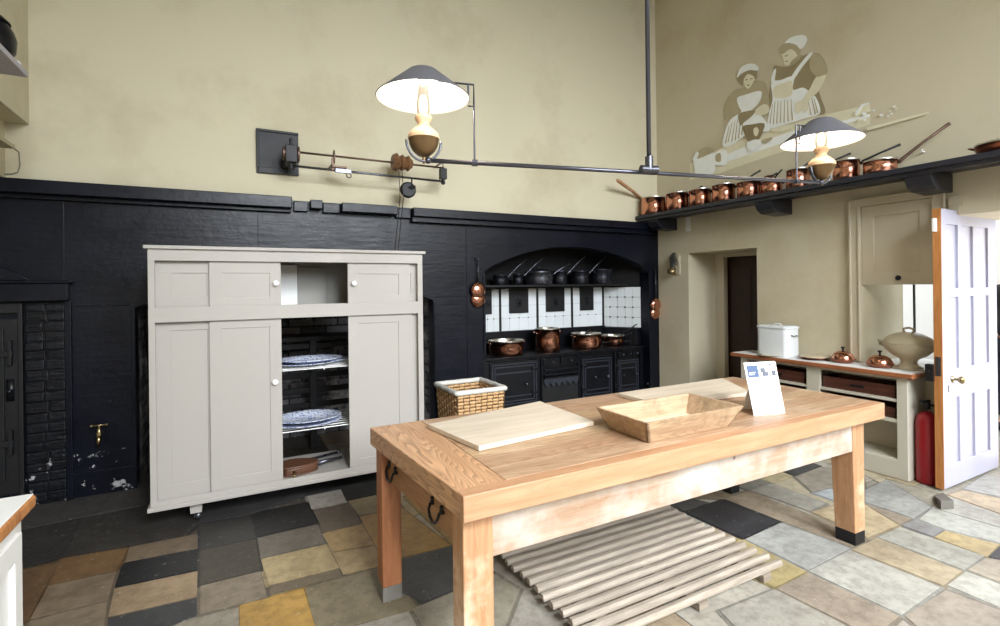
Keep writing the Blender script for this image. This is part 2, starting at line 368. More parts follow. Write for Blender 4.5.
flags = [
 ([(10, 512), (138, 482), (162, 478), (153, 502), (20, 530)], (78, 75, 73)), ([(20, 531), (80, 519), (71, 541), (61, 557), (18, 569)], (58, 56, 55)),
 ([(81, 519), (198, 496), (200, 523), (186, 534), (128, 546), (62, 557), (72, 541)], (66, 62, 59)),
 ([(154, 501), (163, 478), (300, 462), (306, 495), (250, 514), (200, 523), (198, 495.5)], (74, 73, 74)), ([(301, 462), (430, 455), (395, 470), (390, 491), (347, 501), (341, 488), (307, 495)], (60, 58, 57)),
 ([(200, 524), (250, 515), (256, 538), (200, 550)], (70, 68, 66)), ([(251, 514), (307, 503), (316.5, 523), (257, 537)], (44, 43, 43)),
 ([(200, 550.5), (256, 539), (260.5, 570), (200, 585)], (88, 82, 72)), ([(257, 538), (317.6, 524), (325, 543), (260.5, 558)], (138, 130, 118)),
 ([(260.5, 559), (326, 544), (339, 567.5), (269, 585)], (212, 190, 146)), ([(269, 586), (339, 568.6), (342, 576), (270, 594)], (138, 124, 104)),
 ([(200, 586), (260.5, 571), (267.5, 597), (200, 614)], (158, 144, 124)), ([(239.5, 605), (303.7, 588.5), (318, 634), (240, 655)], (208, 166, 92)),
 ([(170, 625), (239, 607), (240, 660), (150, 665)], (176, 168, 150)), ([(304.5, 587.5), (385, 566), (420, 609), (317, 634)], (152, 140, 114)),
 ([(321.5, 534), (362, 524), (374, 545), (333, 551)], (196, 168, 122)), ([(333, 553), (374, 546), (386, 565), (343, 574.5)], (202, 178, 134)),
 ([(313.5, 511.5), (351, 503), (361, 523.5), (323.5, 532.5)], (122, 110, 96)), ([(307, 496.5), (341, 489.5), (347, 502), (311, 509)], (182, 176, 168)),
 ([(348, 501), (390, 492), (402, 507), (359, 516)], (166, 150, 120)), ([(359.5, 517), (402, 508), (450, 545), (402, 557), (384, 561)], (196, 158, 96)),
 ([(404, 497), (424, 491), (480, 528), (452, 544)], (190, 158, 104)),
 ([(401, 559), (450, 546), (492, 572), (424, 602), (398, 592)], (84, 84, 84)), ([(412, 609), (426, 603), (495, 574), (520, 590), (500, 640), (430, 640)], (168, 160, 142)),
 ([(318, 636), (409, 611), (430, 650), (330, 680)], (182, 176, 162)),
 ([(61, 558.5), (128, 547), (117, 569.5), (48, 585)], (132, 102, 70)), ([(0, 574), (60, 561.5), (47, 585), (29, 619), (0, 640)], (120, 94, 66)),
 ([(48, 586), (116.5, 571), (108.4, 599.5), (30, 619)], (150, 132, 110)), ([(30, 621), (108, 601), (102, 640), (12, 660)], (152, 136, 114)),
 ([(122, 564), (197, 549.5), (198, 569.5), (114, 587.5)], (38, 38, 40)), ([(129, 547), (198, 534), (198, 548), (125, 561.6)], (136, 118, 98)),
 ([(114, 588.5), (198, 570.8), (197, 596), (108, 616.5)], (176, 152, 122)), ([(108, 618), (197, 597.5), (198, 614), (165, 630), (104, 645)], (72, 72, 74)),
 # right of the table
 ([(685, 512), (724, 499.5), (780, 521.5), (742, 538)], (58, 58, 62)), ([(668, 502), (688, 498), (708, 503), (684, 511.5)], (98, 98, 98)),
 ([(689, 497.5), (716, 490), (742, 497), (724, 499)], (164, 148, 126)),
 ([(745, 539), (781, 522.5), (850, 548), (808, 570)], (196, 196, 190)), ([(737, 540), (744, 539.5), (806, 571), (775, 587), (726, 566)], (208, 190, 138)),
 ([(725, 499), (749, 490.5), (858, 534), (868, 541), (852, 547.5), (782, 521.5)], (184, 168, 146)),
 ([(750, 490), (772, 483.5), (826, 503), (810, 511)], (186, 182, 170)), ([(811, 511.5), (845, 503), (866, 505), (898, 525), (868, 537)], (216, 196, 160)),
 ([(777, 469), (802, 460), (820, 466), (794, 475.6)], (82, 82, 84)), ([(756, 477), (777, 470), (793, 476), (772, 483)], (206, 192, 156)),
 ([(728, 483), (755, 477), (771, 483), (748, 490)], (150, 148, 138)), ([(796, 477), (820, 467), (862, 474), (864, 489), (829, 487.5), (812, 492)], (174, 166, 152)),
 ([(813, 493), (830, 488.5), (862, 496), (842, 503)], (190, 196, 200)), ([(830, 464), (843, 461), (886, 479), (880, 483), (863, 474)], (214, 202, 174)),
 ([(865, 490), (886, 480), (931, 507), (913, 518), (865, 502)], (186, 186, 182)), ([(865, 503.5), (912, 518.5), (900, 524.5), (866, 505)], (172, 158, 140)),
 ([(919, 519), (932, 508), (1000, 528), (1010, 530), (1010, 547), (1000, 543), (945, 529.5)], (206, 206, 198)), ([(901, 525), (916, 519.5), (943, 530), (933, 536.5)], (160, 158, 158)),
 ([(934, 537), (945, 530.5), (1000, 544.5), (987, 557)], (208, 186, 138)), ([(878, 537), (899.5, 527), (985, 556), (964, 570)], (200, 198, 186)),
 ([(851, 549.5), (877, 538), (962, 571), (943, 585.5)], (202, 186, 156)), ([(808.5, 571), (850, 550), (940, 587), (901, 615)], (202, 200, 190)),
 ([(776.5, 588.5), (808, 572.5), (899.5, 616), (880, 632), (855, 628)], (182, 168, 150)), ([(720, 611), (775, 589), (853, 629), (770, 665)], (184, 180, 168)),
 ([(904, 615.5), (946, 590), (1010, 614), (1010, 655), (945, 650)], (178, 166, 152)), ([(947, 585), (966, 571.5), (1010, 588), (1010, 612)], (206, 204, 194)),
 ([(967, 570), (986.5, 557.8), (1010, 563), (1010, 586)], (204, 192, 172)), ([(988, 557), (1001, 545), (1012, 549), (1012, 562)], (60, 60, 66)),
 ([(948, 495), (963, 490), (1010, 501), (1010, 517)], (212, 192, 164)), ([(932, 507.5), (948, 496), (1010, 518), (1010, 529), (1000, 527)], (204, 202, 192)),
 ([(963, 489), (985, 474), (1010, 480), (1010, 499)], (190, 188, 182)),
]
for i, (p, c) in enumerate(flags): flag(p, c)
struct('floor', fl, 'floor')

# ================================================================ WALLS
def arch_pts(x0, x1, zs, zt, n=24):
    return [(x0+(x1-x0)*i/n, zs+(zt-zs)*(1-(2*i/n-1)**2)**.5*1.0 if False else zs+(zt-zs)*(1-(2*i/n-1)**2)) for i in range(n+1)]
# upper back wall (cream)
b = MB(); b.box(-2.2, XR+.68, YB, YB+.5, 2.27, ZC); struct('wall_back', b, 'plaster')
# black painted chimney breast below, with fireplace and range openings
P = [(-2.2, 0)]
P += [(-.67, 0)] + arch_pts(-.67, 1.73, 1.38, 1.60) + [(1.73, 0)]
P += [(2.29, 0), (2.29, 1.66)] + arch_pts(2.29, 4.60, 1.68, 1.95)[1:-1] + [(4.575, 1.66), (4.575, 0), (XR, 0), (XR, 2.272), (-2.2, 2.272)]
b = MB(); b.prism(P, 1, YB-.004, YB+.14); struct('wall_chimney_breast', b, 'black')
b = MB()   # fireplace inside
b.box(-.75, -.67, YB+.14, 5.6, 0, 2.2).box(1.73, 1.81, YB+.14, 5.6, 0, 2.2).box(-.75, 1.81, 5.5, 5.6, 0, 2.2).box(-.75, 1.81, YB+.14, 5.6, 1.95, 2.2)
struct('wall_fireplace_inside', b, 'brick')
b = MB()   # range recess
b.box(2.20, 2.29, YB+.14, 5.4, 0, 2.2).box(2.29, 4.65, 5.3, 5.4, 0, 2.2).box(2.2, XR, YB+.14, 5.4, 2.02, 2.2)
b.prism([(4.335, 5.3), (4.335, 5.4), (XR, 5.4), (XR, YB+.14), (4.60, YB+.14)], 2, 0, 2.02)
struct('wall_range_recess', b, 'soot')
# seams, iron strips and ledges on the black wall
b = MB()
b.box(-1.10, -1.085, YB-.012, YB, 1.44, 2.2); b.box(-1.085, -.70, YB-.010, YB, 1.395, 1.41)
b.box(2.09, 2.10, YB-.010, YB, .1, 2.2); b.box(2.10, 2.29, YB-.009, YB, 1.355, 1.36)
b.box(.18, .186, YB-.008, YB, 1.6, 2.2); b.box(1.73, 2.09, YB-.009, YB, 1.405, 1.412); b.box(1.745, 2.09, YB-.008, YB, .98, .986)
b.box(1.735, 1.75, YB-.016, YB, 0, 1.36); b.box(2.275, 2.30, YB-.016, YB, .75, 1.64)
b.box(4.565, 4.60, YB-.018, YB, .1, 1.7); b.box(-1.10, -.68, YB-.022, YB, .165, .18)
b.box(-.695, -.672, YB-.014, YB, 0, 1.4)
struct('trim_1', b, 'black', .002)
# mantel beam in segments
b = MB()
for x0, x1, z0, z1, d in ((-1.6, .44, 2.19, 2.285, .12), (.46, .575, 2.175, 2.262, .05), (.59, .69, 2.20, 2.275, .10), (.70, .845, 2.175, 2.262, .05),
                          (.85, 1.35, 2.185, 2.265, .12), (1.355, 1.50, 2.165, 2.255, .05), (1.505, 4.6, 2.18, 2.262, .12)):
    b.box(x0, x1, YB-d, YB-.002, z0, z1)
b.box(1.505, 4.62, YB-.07, YB-.002, 2.13, 2.182); b.box(-1.6, .44, YB-.05, YB-.002, 2.16, 2.192)
struct('trim_2', b, 'black', .006)
# left: lower brick pier, ledge
random.seed(11)
b = MB(); z = .02
while z < 1.44:
    h = random.uniform(.062, .08)
    off = random.uniform(-.02, .02); xm = -1.19+off
    b.box(-1.30, xm-.004, YB-.02-random.uniform(0, .02), YB, z, min(z+h-.008, 1.44)); b.box(xm+.004, -1.085, YB-.02-random.uniform(0, .02), YB, z, min(z+h-.008, 1.44)); z += h
b.box(-1.3, -1.085, YB-.018, YB, 0, 1.44)
struct('trim_3', b, 'brickblack', .008)
b = MB(); b.box(-1.6, -1.05, YB-.09, YB, 1.44, 1.565); b.box(-1.6, -1.03, YB-.11, YB, 1.565, 1.585); b.box(-1.085, -1.045, YB-.035, YB, 0, 1.44)
b.prism([(-1.6, 1.585), (-1.6, 1.70), (-1.45, 1.69), (-1.33, 1.64), (-1.26, 1.585)], 1, YB-.05, YB)
struct('trim_4', b, 'black', .006)
# oven door at the far left
t = thing('iron_oven_door', 'black cast-iron oven door beside the painted brick pier', 'oven door', (-1.45, YB, .1))
MB().box(-1.60, -1.335, YB-.02, YB, .1, 1.32).build('panel', 'irondark', t, .004)
b = MB(); b.box(-1.335, -1.31, YB-.04, YB, .03, 1.43); b.box(-1.6, -1.31, YB-.035, YB, 1.36, 1.43); b.box(-1.45, -1.41, YB-.035, YB-.018, .2, 1.25); b.box(-1.6, -1.41, YB-.032, YB-.018, 1.2, 1.25)
b.build('frame', 'irondark', t, .004)
b = MB(); b.box(-1.47, -1.36, YB-.055, YB-.03, 1.06, 1.10); b.box(-1.385, -1.365, YB-.06, YB-.018, 1.0, 1.17); b.build('hinge', 'irondark', t, .003)
b = MB(); b.box(-1.40, -1.36, YB-.028, YB-.018, .75, .90).sphere((-1.38, YB-.045, .82), .018).tube([(-1.38, YB-.02, .82), (-1.38, YB-.045, .82)], .008); b.build('latch', 'iron', t, 0, True)
b = MB(); b.box(-1.47, -1.36, YB-.055, YB-.03, .44, .48); b.box(-1.385, -1.365, YB-.06, YB-.018, .38, .55); b.build('hinge', 'irondark', t, .003)

# right wall with doorway, hatch and entrance
D = .68
b = MB(); x0, x1 = XR, XR+D
for y0, y1, z0, z1 in ((YF, .80, 0, ZC), (.80, 1.775, 1.99, ZC), (1.775, 1.86, 0, ZC), (1.86, 2.365, 0, .80), (1.86, 2.365, 2.145, ZC),
                       (2.365, 3.34, 0, ZC), (3.34, 4.22, 1.872, ZC), (4.22, 5.4, 0, ZC)):
    b.box(x0, x1, y0, y1, z0, z1)
struct('wall_right', b, 'plaster_olive')
# left wall: upper boxing, lower wall
b = MB(); b.prism([(-2.2, 2.69), (XL, 2.69), (XL, ZC), (-2.2, ZC)], 1, YF, YB); struct('wall_left', b, 'plaster')
b = MB(); b.box(-2.3, -1.62, YF, YB, 0, 2.69); b.box(-1.62, -1.40, 4.45, YB, 2.3, 2.69); struct('wall_left_lower', b, 'plaster')
# front wall (behind the camera) with three tall windows
wins = [(.2, 1.3), (1.9, 3.0), (3.4, 4.5)]
WZ0, WZ1 = 2.0, 5.0
b = MB(); xs = [-2.2]+[v for w in wins for v in w]+[XR+D]
for i in range(0, len(xs), 2): b.box(xs[i], xs[i+1], YF-.4, YF, 0, ZC)
for a, c in wins: b.box(a, c, YF-.4, YF, 0, WZ0); b.box(a, c, YF-.4, YF, WZ1, ZC)
struct('wall_front', b, 'plaster')
for i, (a, c) in enumerate(wins):
    b = MB(); y0, y1 = YF-.16, YF-.11
    b.box(a, a+.05, y0, y1, WZ0, WZ1).box(c-.05, c, y0, y1, WZ0, WZ1).box(a, c, y0, y1, WZ0, WZ0+.06).box(a, c, y0, y1, WZ1-.05, WZ1).box(a, c, y0, y1, (WZ0+WZ1)/2-.025, (WZ0+WZ1)/2+.025)
    for k in (1, 2): xx = a+(c-a)*k/3; b.box(xx-.012, xx+.012, y0, y1, WZ0, WZ1)
    for k in (1, 2, 4, 5): zz = WZ0+(WZ1-WZ0)*k/6; b.box(a, c, y0, y1, zz-.012, zz+.012)
    struct('window_%d' % (i+1), b, 'white')
b = MB(); b.box(-2.2, XR+D, YF-.4, YB+.5, ZC, ZC+.1); struct('ceiling', b, 'ceiling')

# inner doorway: frame and dark door
b = MB(); b.box(5.2, 5.27, 4.10, 4.22, 0, 1.872).box(5.2, 5.27, 3.34, 3.38, 0, 1.872).box(5.2, 5.27, 3.34, 4.22, 1.825, 1.872)
struct('trim_5', b, 'creampaint', .004)
b = MB(); b.box(5.29, 5.33, 3.34, 4.22, 0, 1.872)
for z0, z1 in ((.15, .8), (.95, 1.7)):
    for y0, y1 in ((3.45, 3.72), (3.80, 4.07)): b.box(5.283, 5.29, y0, y1, z0, z1)
d = struct('door_1', b, 'darkwood', .003, 'dark brown panelled door at the back of the plastered doorway')

# hatch frame and panelled sash
b = MB()
b.box(XR-.03, XR, 2.365, 2.44, .83, 2.20).box(XR-.03, XR, 1.79, 1.86, .83, 2.20).box(XR-.032, XR, 1.79, 2.44, 2.145, 2.205)
b.box(XR-.04, XR-.03, 2.365, 2.378, .83, 2.15).box(XR-.045, XR-.03, 2.43, 2.445, .83, 2.21).box(XR-.045, XR-.03, 1.79, 2.44, 2.195, 2.21)
b.box(XR-.045, XR-.03, 1.775, 1.79, .83, 2.21)
struct('trim_6', b, 'creampaint', .003)
t = thing('hatch_shutter', 'raised cream panelled shutter of the serving hatch above the tureen', 'shutter', (XR+.01, 2.11, 1.48))
b = MB(); y0, y1, z0, z1 = 1.862, 2.363, 1.48, 2.143
b.box(XR, XR+.03, y0, y0+.09, z0, z1).box(XR, XR+.03, y1-.09, y1, z0, z1).box(XR, XR+.03, y0, y1, z1-.09, z1).box(XR, XR+.03, y0, y1, z0, z0+.10)
b.build('stile', 'creampaint', t, .004)
MB().box(XR+.014, XR+.026, y0+.08, y1-.08, z0+.09, z1-.08).build('panel', 'creampaint', t)
b = MB(); b.lathe([(0, 0), (.012, 0), (.009, .008), (.02, .018), (.02, .026), (0, .034)], (XR, 2.09, z0+.055), 16, Matrix.Rotation(-PI/2, 4, 'Y')); b.build('knob', 'irondark', t, 0, True)
# wooden block beside hatch
b = MB(); b.box(XR-.02, XR, 1.685, 1.765, 2.06, 2.135); b.box(XR-.012, XR, 1.70, 1.765, 1.995, 2.06); struct('trim_7', b, 'creampaint', .003)
# outside beyond the hatch and the door
b = MB(); b.box(8.2, 8.4, 0, 6, 0, 3.2); struct('wall_outside', b, 'outwall')
b = MB(); b.box(XR+D+.02, XR+D+.04, 2.285, 2.297, .82, 2.1); struct('trim_8', b, 'irondark')
b = MB(); b.box(7.6, 7.63, 2.4, 3.9, 0, 2.3); struct('wall_outside_screen', b, 'outwhite')

# ================================================================ panelled entrance door leaf
t = thing('panelled_door_leaf', 'open lavender-white nine-panel door with bare pine edge and brass knob', 'door', (4.93, 1.74, 0))
X0, X1, Y0, Y1 = 4.47, 5.40, 1.715, 1.762
zs = [(0, .17), (.64, .86), (1.375, 1.45), (1.905, 2.025)]; xs = [(X0, 4.555), (4.735, 4.80), (4.985, 5.05), (5.25, X1)]
b = MB()
for a, c in zs: b.box(X0+.004, X1, Y0, Y1, a+.012, c)
for a, c in xs: b.box(max(a, X0+.004), c, Y0, Y1, .012, 2.02)
b.build('leaf_frame', 'lavender', t, .003)
MB().box(X0+.01, X1-.01, Y0+.014, Y1-.014, .02, 2.01).build('panel', 'lavender', t)
o = MB().box(X0, X0+.006, Y0-.001, Y1+.001, .012, 2.025).build('edge_strip', 'pineedge', t); o['label'] = 'bare worn pine edge of the door'
b = MB(); b.lathe([(0, 0), (.026, 0), (.026, .004), (.01, .008), (.009, .03), (.024, .042), (.028, .056), (.02, .07), (0, .074)], (4.62, Y0, .79), 20, Matrix.Rotation(PI/2, 4, 'X'))
o = b.build('knob', 'brass', t, 0, True); o['label'] = 'round brass door knob'
b = MB(); b.box(X0-.004, X0+.01, Y0+.018, Y1-.012, .86, .92); b.box(X0-.002, X0+.004, Y0+.008, Y1-.006, .82, .96); b.build('latch_plate', 'steel', t, .001)
b = MB(); b.box(X0-.02, X0+.03, Y1, Y1+.05, .78, .90); b.tube([(X0-.03, Y1+.025, .85), (X0+.02, Y1+.025, .85)], .008); b.build('rim_lock', 'irondark', t, .003)
b = MB(); b.tube([(4.56, Y0-.004, .74), (4.56, Y0+.002, .74)], .010, 10); b.box(4.552, 4.568, Y0-.003, Y0, .70, .74); b.build('keyhole_cover', 'steel', t)
MB().box(4.43, 4.47, Y0+.02, Y1-.01, 1.86, 1.955).build('catch', 'white', t, .002)
# wooden door stop wedge
b = MB(); P4 = [PZ(0, 934, 497), PZ(0, 943, 494), PZ(0, 954, 509), PZ(0, 941, 510)]
b.hexa([tuple(p) for p in P4]+[(P4[0].x, P4[0].y, .012), (P4[1].x, P4[1].y, .012), (P4[2].x, P4[2].y, .055), (P4[3].x, P4[3].y, .055)])
tag(b.build('door_wedge', 'legfoot', None, .003), 'grey wooden wedge on the flags holding the panelled door', 'door wedge')

# person standing outside in black
t = thing('person', 'person in a quilted black jacket standing outside beyond the open door', 'person', (6.86, 2.05, 0))
def skinfig(name, mat, verts, edges, parent, sub=2):
    me = bpy.data.meshes.new(name); off = parent.location
    while parent.parent: parent = parent.parent; off = off+parent.location
    me.from_pydata([Vector(v[:3]) for v in verts], edges, []); o = bpy.data.objects.new(name, me); C.objects.link(o); me.materials.append(M[mat])
    m = o.modifiers.new('k', 'SKIN'); m.use_smooth_shade = True
    for i, v in enumerate(verts):
        s = me.skin_vertices[0].data[i]; s.radius = (v[3], v[4] if len(v) > 4 else v[3]); s.use_root = (i == 0)
    s = o.modifiers.new('s', 'SUBSURF'); s.levels = s.render_levels = sub
    return o
pb = skinfig('body', 'skin', [(0, 0, .92, .12, .15), (0, 0, 1.15, .12, .15), (0, 0, 1.38, .12, .17), (0, 0, 1.48, .055), (0, 0, 1.56, .06),
    (0, .2, 1.40, .055), (.0, .26, 1.14, .042), (-.08, .22, .92, .032), (-.1, .2, .84, .028),
    (0, -.2, 1.40, .055), (0, -.26, 1.14, .042), (-.08, -.22, .92, .032), (-.1, -.2, .84, .028),
    (0, .1, .86, .085), (0, .11, .48, .06), (0, .11, .1, .042), (-.14, .12, .04, .035), (0, -.1, .86, .085), (0, -.11, .48, .06), (0, -.11, .1, .042), (-.14, -.12, .04, .035)],
    [(0, 1), (1, 2), (2, 3), (3, 4), (2, 5), (5, 6), (6, 7), (7, 8), (2, 9), (9, 10), (10, 11), (11, 12), (0, 13), (13, 14), (14, 15), (15, 16), (0, 17), (17, 18), (18, 19), (19, 20)], t)
pb.parent = t
b = MB(); L0 = t.location
b.lathe([(0, -.12), (.045, -.11), (.07, -.06), (.08, 0), (.08, .05), (.06, .1), (.03, .125), (0, .13)], L0+Vector((-.01, 0, 1.65)), 20, None, 1.1, .95)
b.sphere(L0+Vector((-.1, 0, 1.64)), .014).sphere(L0+Vector((0, .078, 1.65)), .018, (.6, .4, 1.4)).sphere(L0+Vector((0, -.078, 1.65)), .018, (.6, .4, 1.4))
b.build('head', 'skin', t, 0, True)
b = MB(); b.lathe([(.085, -.03), (.092, .03), (.08, .09), (.04, .135), (0, .145)], L0+Vector((.012, 0, 1.66)), 20, None, 1.08, .98); b.build('hair', 'hair', t, 0, True)
hn = MB()
for s in (1, -1):
    hn.sphere(L0+Vector((-.105, s*.2, .79)), .036, (.5, .8, 1.1))
    for k in range(4):
        hn.tube([L0+Vector((-.105-.004, s*.2-.022+.015*k, .765)), L0+Vector((-.115, s*.2-.022+.015*k, .73)), L0+Vector((-.108, s*.2-.02+.014*k, .70-.006*(k % 2)))], [.009, .008, .006], 6)
    hn.tube([L0+Vector((-.12, s*.2-.03, .81)), L0+Vector((-.135, s*.2-.036, .775))], [.01, .008], 6)
hn.build('hand', 'skin', t, 0, True)
j = skinfig('jacket', 'cloth_black', [(0, 0, .84, .165, .20), (0, 0, 1.12, .16, .19), (0, 0, 1.38, .15, .21), (0, 0, 1.49, .085),
    (0, .23, 1.38, .085), (0, .30, 1.14, .07), (-.08, .25, .92, .055), (0, -.23, 1.38, .085), (0, -.30, 1.14, .07), (-.08, -.25, .92, .055)],
    [(0, 1), (1, 2), (2, 3), (2, 4), (4, 5), (5, 6), (2, 7), (7, 8), (8, 9)], t); j.parent = t
j = skinfig('trousers', 'jeans', [(0, 0, .90, .14, .17), (0, .1, .82, .105), (0, .11, .48, .08), (0, .11, .1, .07), (0, -.1, .82, .105), (0, -.11, .48, .08), (0, -.11, .1, .07)],
    [(0, 1), (1, 2), (2, 3), (0, 4), (4, 5), (5, 6)], t); j.parent = t
b = MB()
for s in (1, -1): b.sphere(L0+Vector((-.06, s*.115, .045)), .06, (2.2, .8, .75))
b.build('shoe', 'irondark', t, 0, True)
t.location = (6.9, 2.02, 0)

# ================================================================ BIG CUPBOARD
t = thing('sliding_door_cupboard', 'tall stone-grey cupboard on casters with its middle sliding doors open', 'cupboard', (.42, 4.05, 0))
X0, X1, Y0, Y1, Z0, Z1 = -.475, 1.31, 3.80, 4.32, .15, 1.765
b = MB()
b.box(X0, X0+.025, Y0, Y1, Z0, Z1).box(X1-.025, X1, Y0, Y1, Z0, Z1).box(X0, X1, Y0, Y1, Z1-.02, Z1).box(X0, X1, Y0, Y1, 1.33, 1.352)
b.box(X0, X1, Y0, Y1, Z0, Z0+.022)
b.build('carcass', 'cupboard', t, .002)
b = MB()   # face frame
b.box(X0, X0+.035, Y0-.012, Y0+.012, Z0, Z1).box(X1-.04, X1, Y0-.012, Y0+.012, Z0, Z1).box(X0, X1, Y0-.012, Y0+.006, 1.692, Z1).box(X0, X1, Y0-.012, Y0+.006, 1.302, 1.395).box(X0, X1, Y0-.012, Y0+.006, Z0, Z0+.034)
b.build('face_frame', 'cupboard', t, .002)
b = MB(); b.box(X0-.02, X1+.02, Y0-.035, Y1, Z1, Z1+.022); b.build('cornice', 'cupboard', t, .003)
b = MB(); b.box(X0-.015, X1+.015, Y0-.03, Y1, Z0-.022, Z0+.004); b.build('base_rail', 'cupboard', t, .003)
def cdoor(x0, x1, y0, z0, z1, bx, bz0, bz1, knob=None, name='door'):
    g = MB(); w = .018
    g.box(x0, x0+bx[0], y0, y0+w, z0, z1).box(x1-bx[1], x1, y0, y0+w, z0, z1).box(x0, x1, y0, y0+w, z0, z0+bz0).box(x0, x1, y0, y0+w, z1-bz1, z1)
    o = g.build('door', 'cupboard', t, .002)
    g = MB(); g.box(x0+bx[0]-.004, x1-bx[1]+.004, y0+.006, y0+w-.004, z0+bz0-.004, z1-bz1+.004); g.build('panel', 'cupboard', o)
    if knob:
        g = MB(); g.lathe([(0, 0), (.012, 0), (.011, .008), (.02, .014), (.021, .022), (.012, .028), (0, .03)], (knob[0], y0, knob[1]), 20, Matrix.Rotation(PI/2, 4, 'X'))
        q = g.build('knob', 'knob', o, 0, True); q['label'] = 'round white china knob'
YFd, YBd = Y0+.014, Y0+.036
cdoor(-.45, -.10, YBd, 1.38, 1.70, (.10, .06), .08, .085)
cdoor(-.145, .287, YFd, 1.39, 1.70, (.075, .07), .06, .085, (.255, 1.545))
cdoor(.86, 1.29, YBd, 1.38, 1.70, (.06, .06), .08, .085)
cdoor(.742, 1.215, YFd, 1.39, 1.70, (.07, .09), .06, .09, (.785, 1.54))
cdoor(-.45, -.10, YBd, .17, 1.31, (.09, .06), .09, .065)
cdoor(-.148, .287, YFd, .175, 1.31, (.07, .075), .08, .065, (.243, .862))
cdoor(.86, 1.29, YBd, .17, 1.31, (.06, .065), .09, .065)
cdoor(.742, 1.225, YFd, .175, 1.31, (.07, .105), .06, .07)
b = MB(); b.box(X0+.02, X1-.02, Y1-.012, Y1, 1.352, Z1-.01); b.build('back_panel', 'cupinside', t)
for zz in (.925, .488):   # wire racks
    b = MB()
    for k in range(7): yy = 3.87+k*.065; b.tube([(X0+.03, yy, zz), (X1-.03, yy, zz)], .004, 6)
    for k in range(6): xx = X0+.06+k*.33; b.tube([(xx, 3.86, zz-.008), (xx, 4.28, zz-.008)], .005, 6)
    b.build('wire_shelf', 'white', t)
for sx, sy in ((-.235, 3.86), (1.07, 3.86), (-.46, 4.25), (1.24, 4.25)):
    b = MB(); b.hexa([(sx-.032, sy-.035, .055), (sx+.032, sy-.035, .055), (sx+.032, sy+.035, .055), (sx-.032, sy+.035, .055), (sx-.036, sy-.04, Z0-.02), (sx+.036, sy-.04, Z0-.02), (sx+.036, sy+.04, Z0-.02), (sx-.036, sy+.04, Z0-.02)])
    o = b.build('caster_block', 'cupboard', t, .002)
    b = MB(); b.lathe([(0, -.012), (.024, -.012), (.028, -.006), (.028, .006), (.024, .012), (0, .012)], (sx+.01, sy, .028), 18, Matrix.Rotation(PI/2, 4, 'Y'))
    b.box(sx-.012, sx-.006, sy-.015, sy+.015, .02, .06); b.build('wheel', 'steel', o, 0, 'auto')
# two-tone panel inside top compartment, left half whiter than the right
t2 = thing('two_tone_board', 'white and grey board standing in the open top of the grey cupboard', 'board', (.5, 4.28, 1.352))
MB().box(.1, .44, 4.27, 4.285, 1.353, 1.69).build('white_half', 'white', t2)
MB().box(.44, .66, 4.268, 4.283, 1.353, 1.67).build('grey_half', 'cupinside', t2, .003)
# platters and plates
def platter(loc, rx, ry, label, group, name='platter', tilt=0):
    o = MB().lathe([(0, .004), (.55, .004), (.62, .010), (.98, .026), (1., .030), (.97, .031), (.62, .016), (.55, .010), (0, .010)], (0, 0, 0), 40)
    q = o.build(name, 'plate', None, 0, True)
    for v in q.data.vertices:
        v.co.x *= rx; v.co.y *= ry
    q.location = loc; q.rotation_euler.x = tilt; tag(q, label, 'platter', group)
platter((.47, 4.06, .930), .25, .19, 'blue and white oval platter lowest on the upper wire shelf of the cupboard', None)
platter((.50, 4.07, .952), .24, .18, 'blue and white oval platter lying on another on the upper wire shelf', None)
platter((.71, 4.12, .931), .10, .12, 'small white-backed dish right of the platters on the upper wire shelf', None)
platter((.47, 4.04, .493), .26, .21, 'blue and white oval platter lowest on the lower wire shelf', None)
platter((.48, 4.06, .517), .25, .20, 'large blue patterned platter lying on another on the lower wire shelf', None)
# bellows
t2 = thing('bellows', 'brown leather bellows lying on the cupboard floor by the opening', 'bellows', (.37, 3.93, Z0+.022))
cen = Vector((.42, 3.95, .176))
out = [(-.14, -.01), (-.12, .08), (-.03, .10), (.06, .06), (.11, .02), (.11, -.04), (.05, -.08), (-.04, -.10), (-.12, -.09)]
oc = crom([(a, b_, 0) for a, b_ in out], 4)
b = MB(); b.prism([(cen.x+p.x, cen.y+p.y) for p in oc], 2, .174, .186); b.build('lower_board', 'leather', t2, .003)
b = MB(); b.prism([(cen.x+p.x*.96, cen.y+p.y*.96) for p in oc], 2, .186, .226); b.build('leather_gusset', 'leather', t2, .006)
b = MB(); b.prism([(cen.x+p.x, cen.y+p.y) for p in oc], 2, .226, .24); b.build('upper_board', 'leather', t2, .003)
b = MB(); b.tube([cen+Vector((.1, 0, .03)), cen+Vector((.19, .03, .035)), cen+Vector((.3, .06, .03))], [.018, .012, .008], 10); b.build('nozzle', 'steel', t2, 0, True)
b = MB(); b.tube([(.36, 3.80, .20), (.37, 3.84, .205), (.33, 3.88, .21)], .008); b.sphere((.36, 3.80, .195), .013); b.build('handle', 'brass', t2, 0, True)
t2 = thing('fire_tongs', 'long steel fire tongs lying behind the bellows in the cupboard', 'fire tongs', (.5, 4.1, Z0+.022))
b = MB(); b.tube([(.15, 4.08, .185), (.5, 4.12, .19), (.72, 4.2, .185)], .007); b.build('arm', 'steel', t2, 0, True)
b = MB(); b.tube([(.15, 4.12, .185), (.5, 4.14, .19), (.72, 4.22, .185)], .007); b.build('arm', 'steel', t2, 0, True)
b = MB(); b.sphere((.73, 4.21, .19), .017); b.build('grip', 'steel', t2, 0, True)
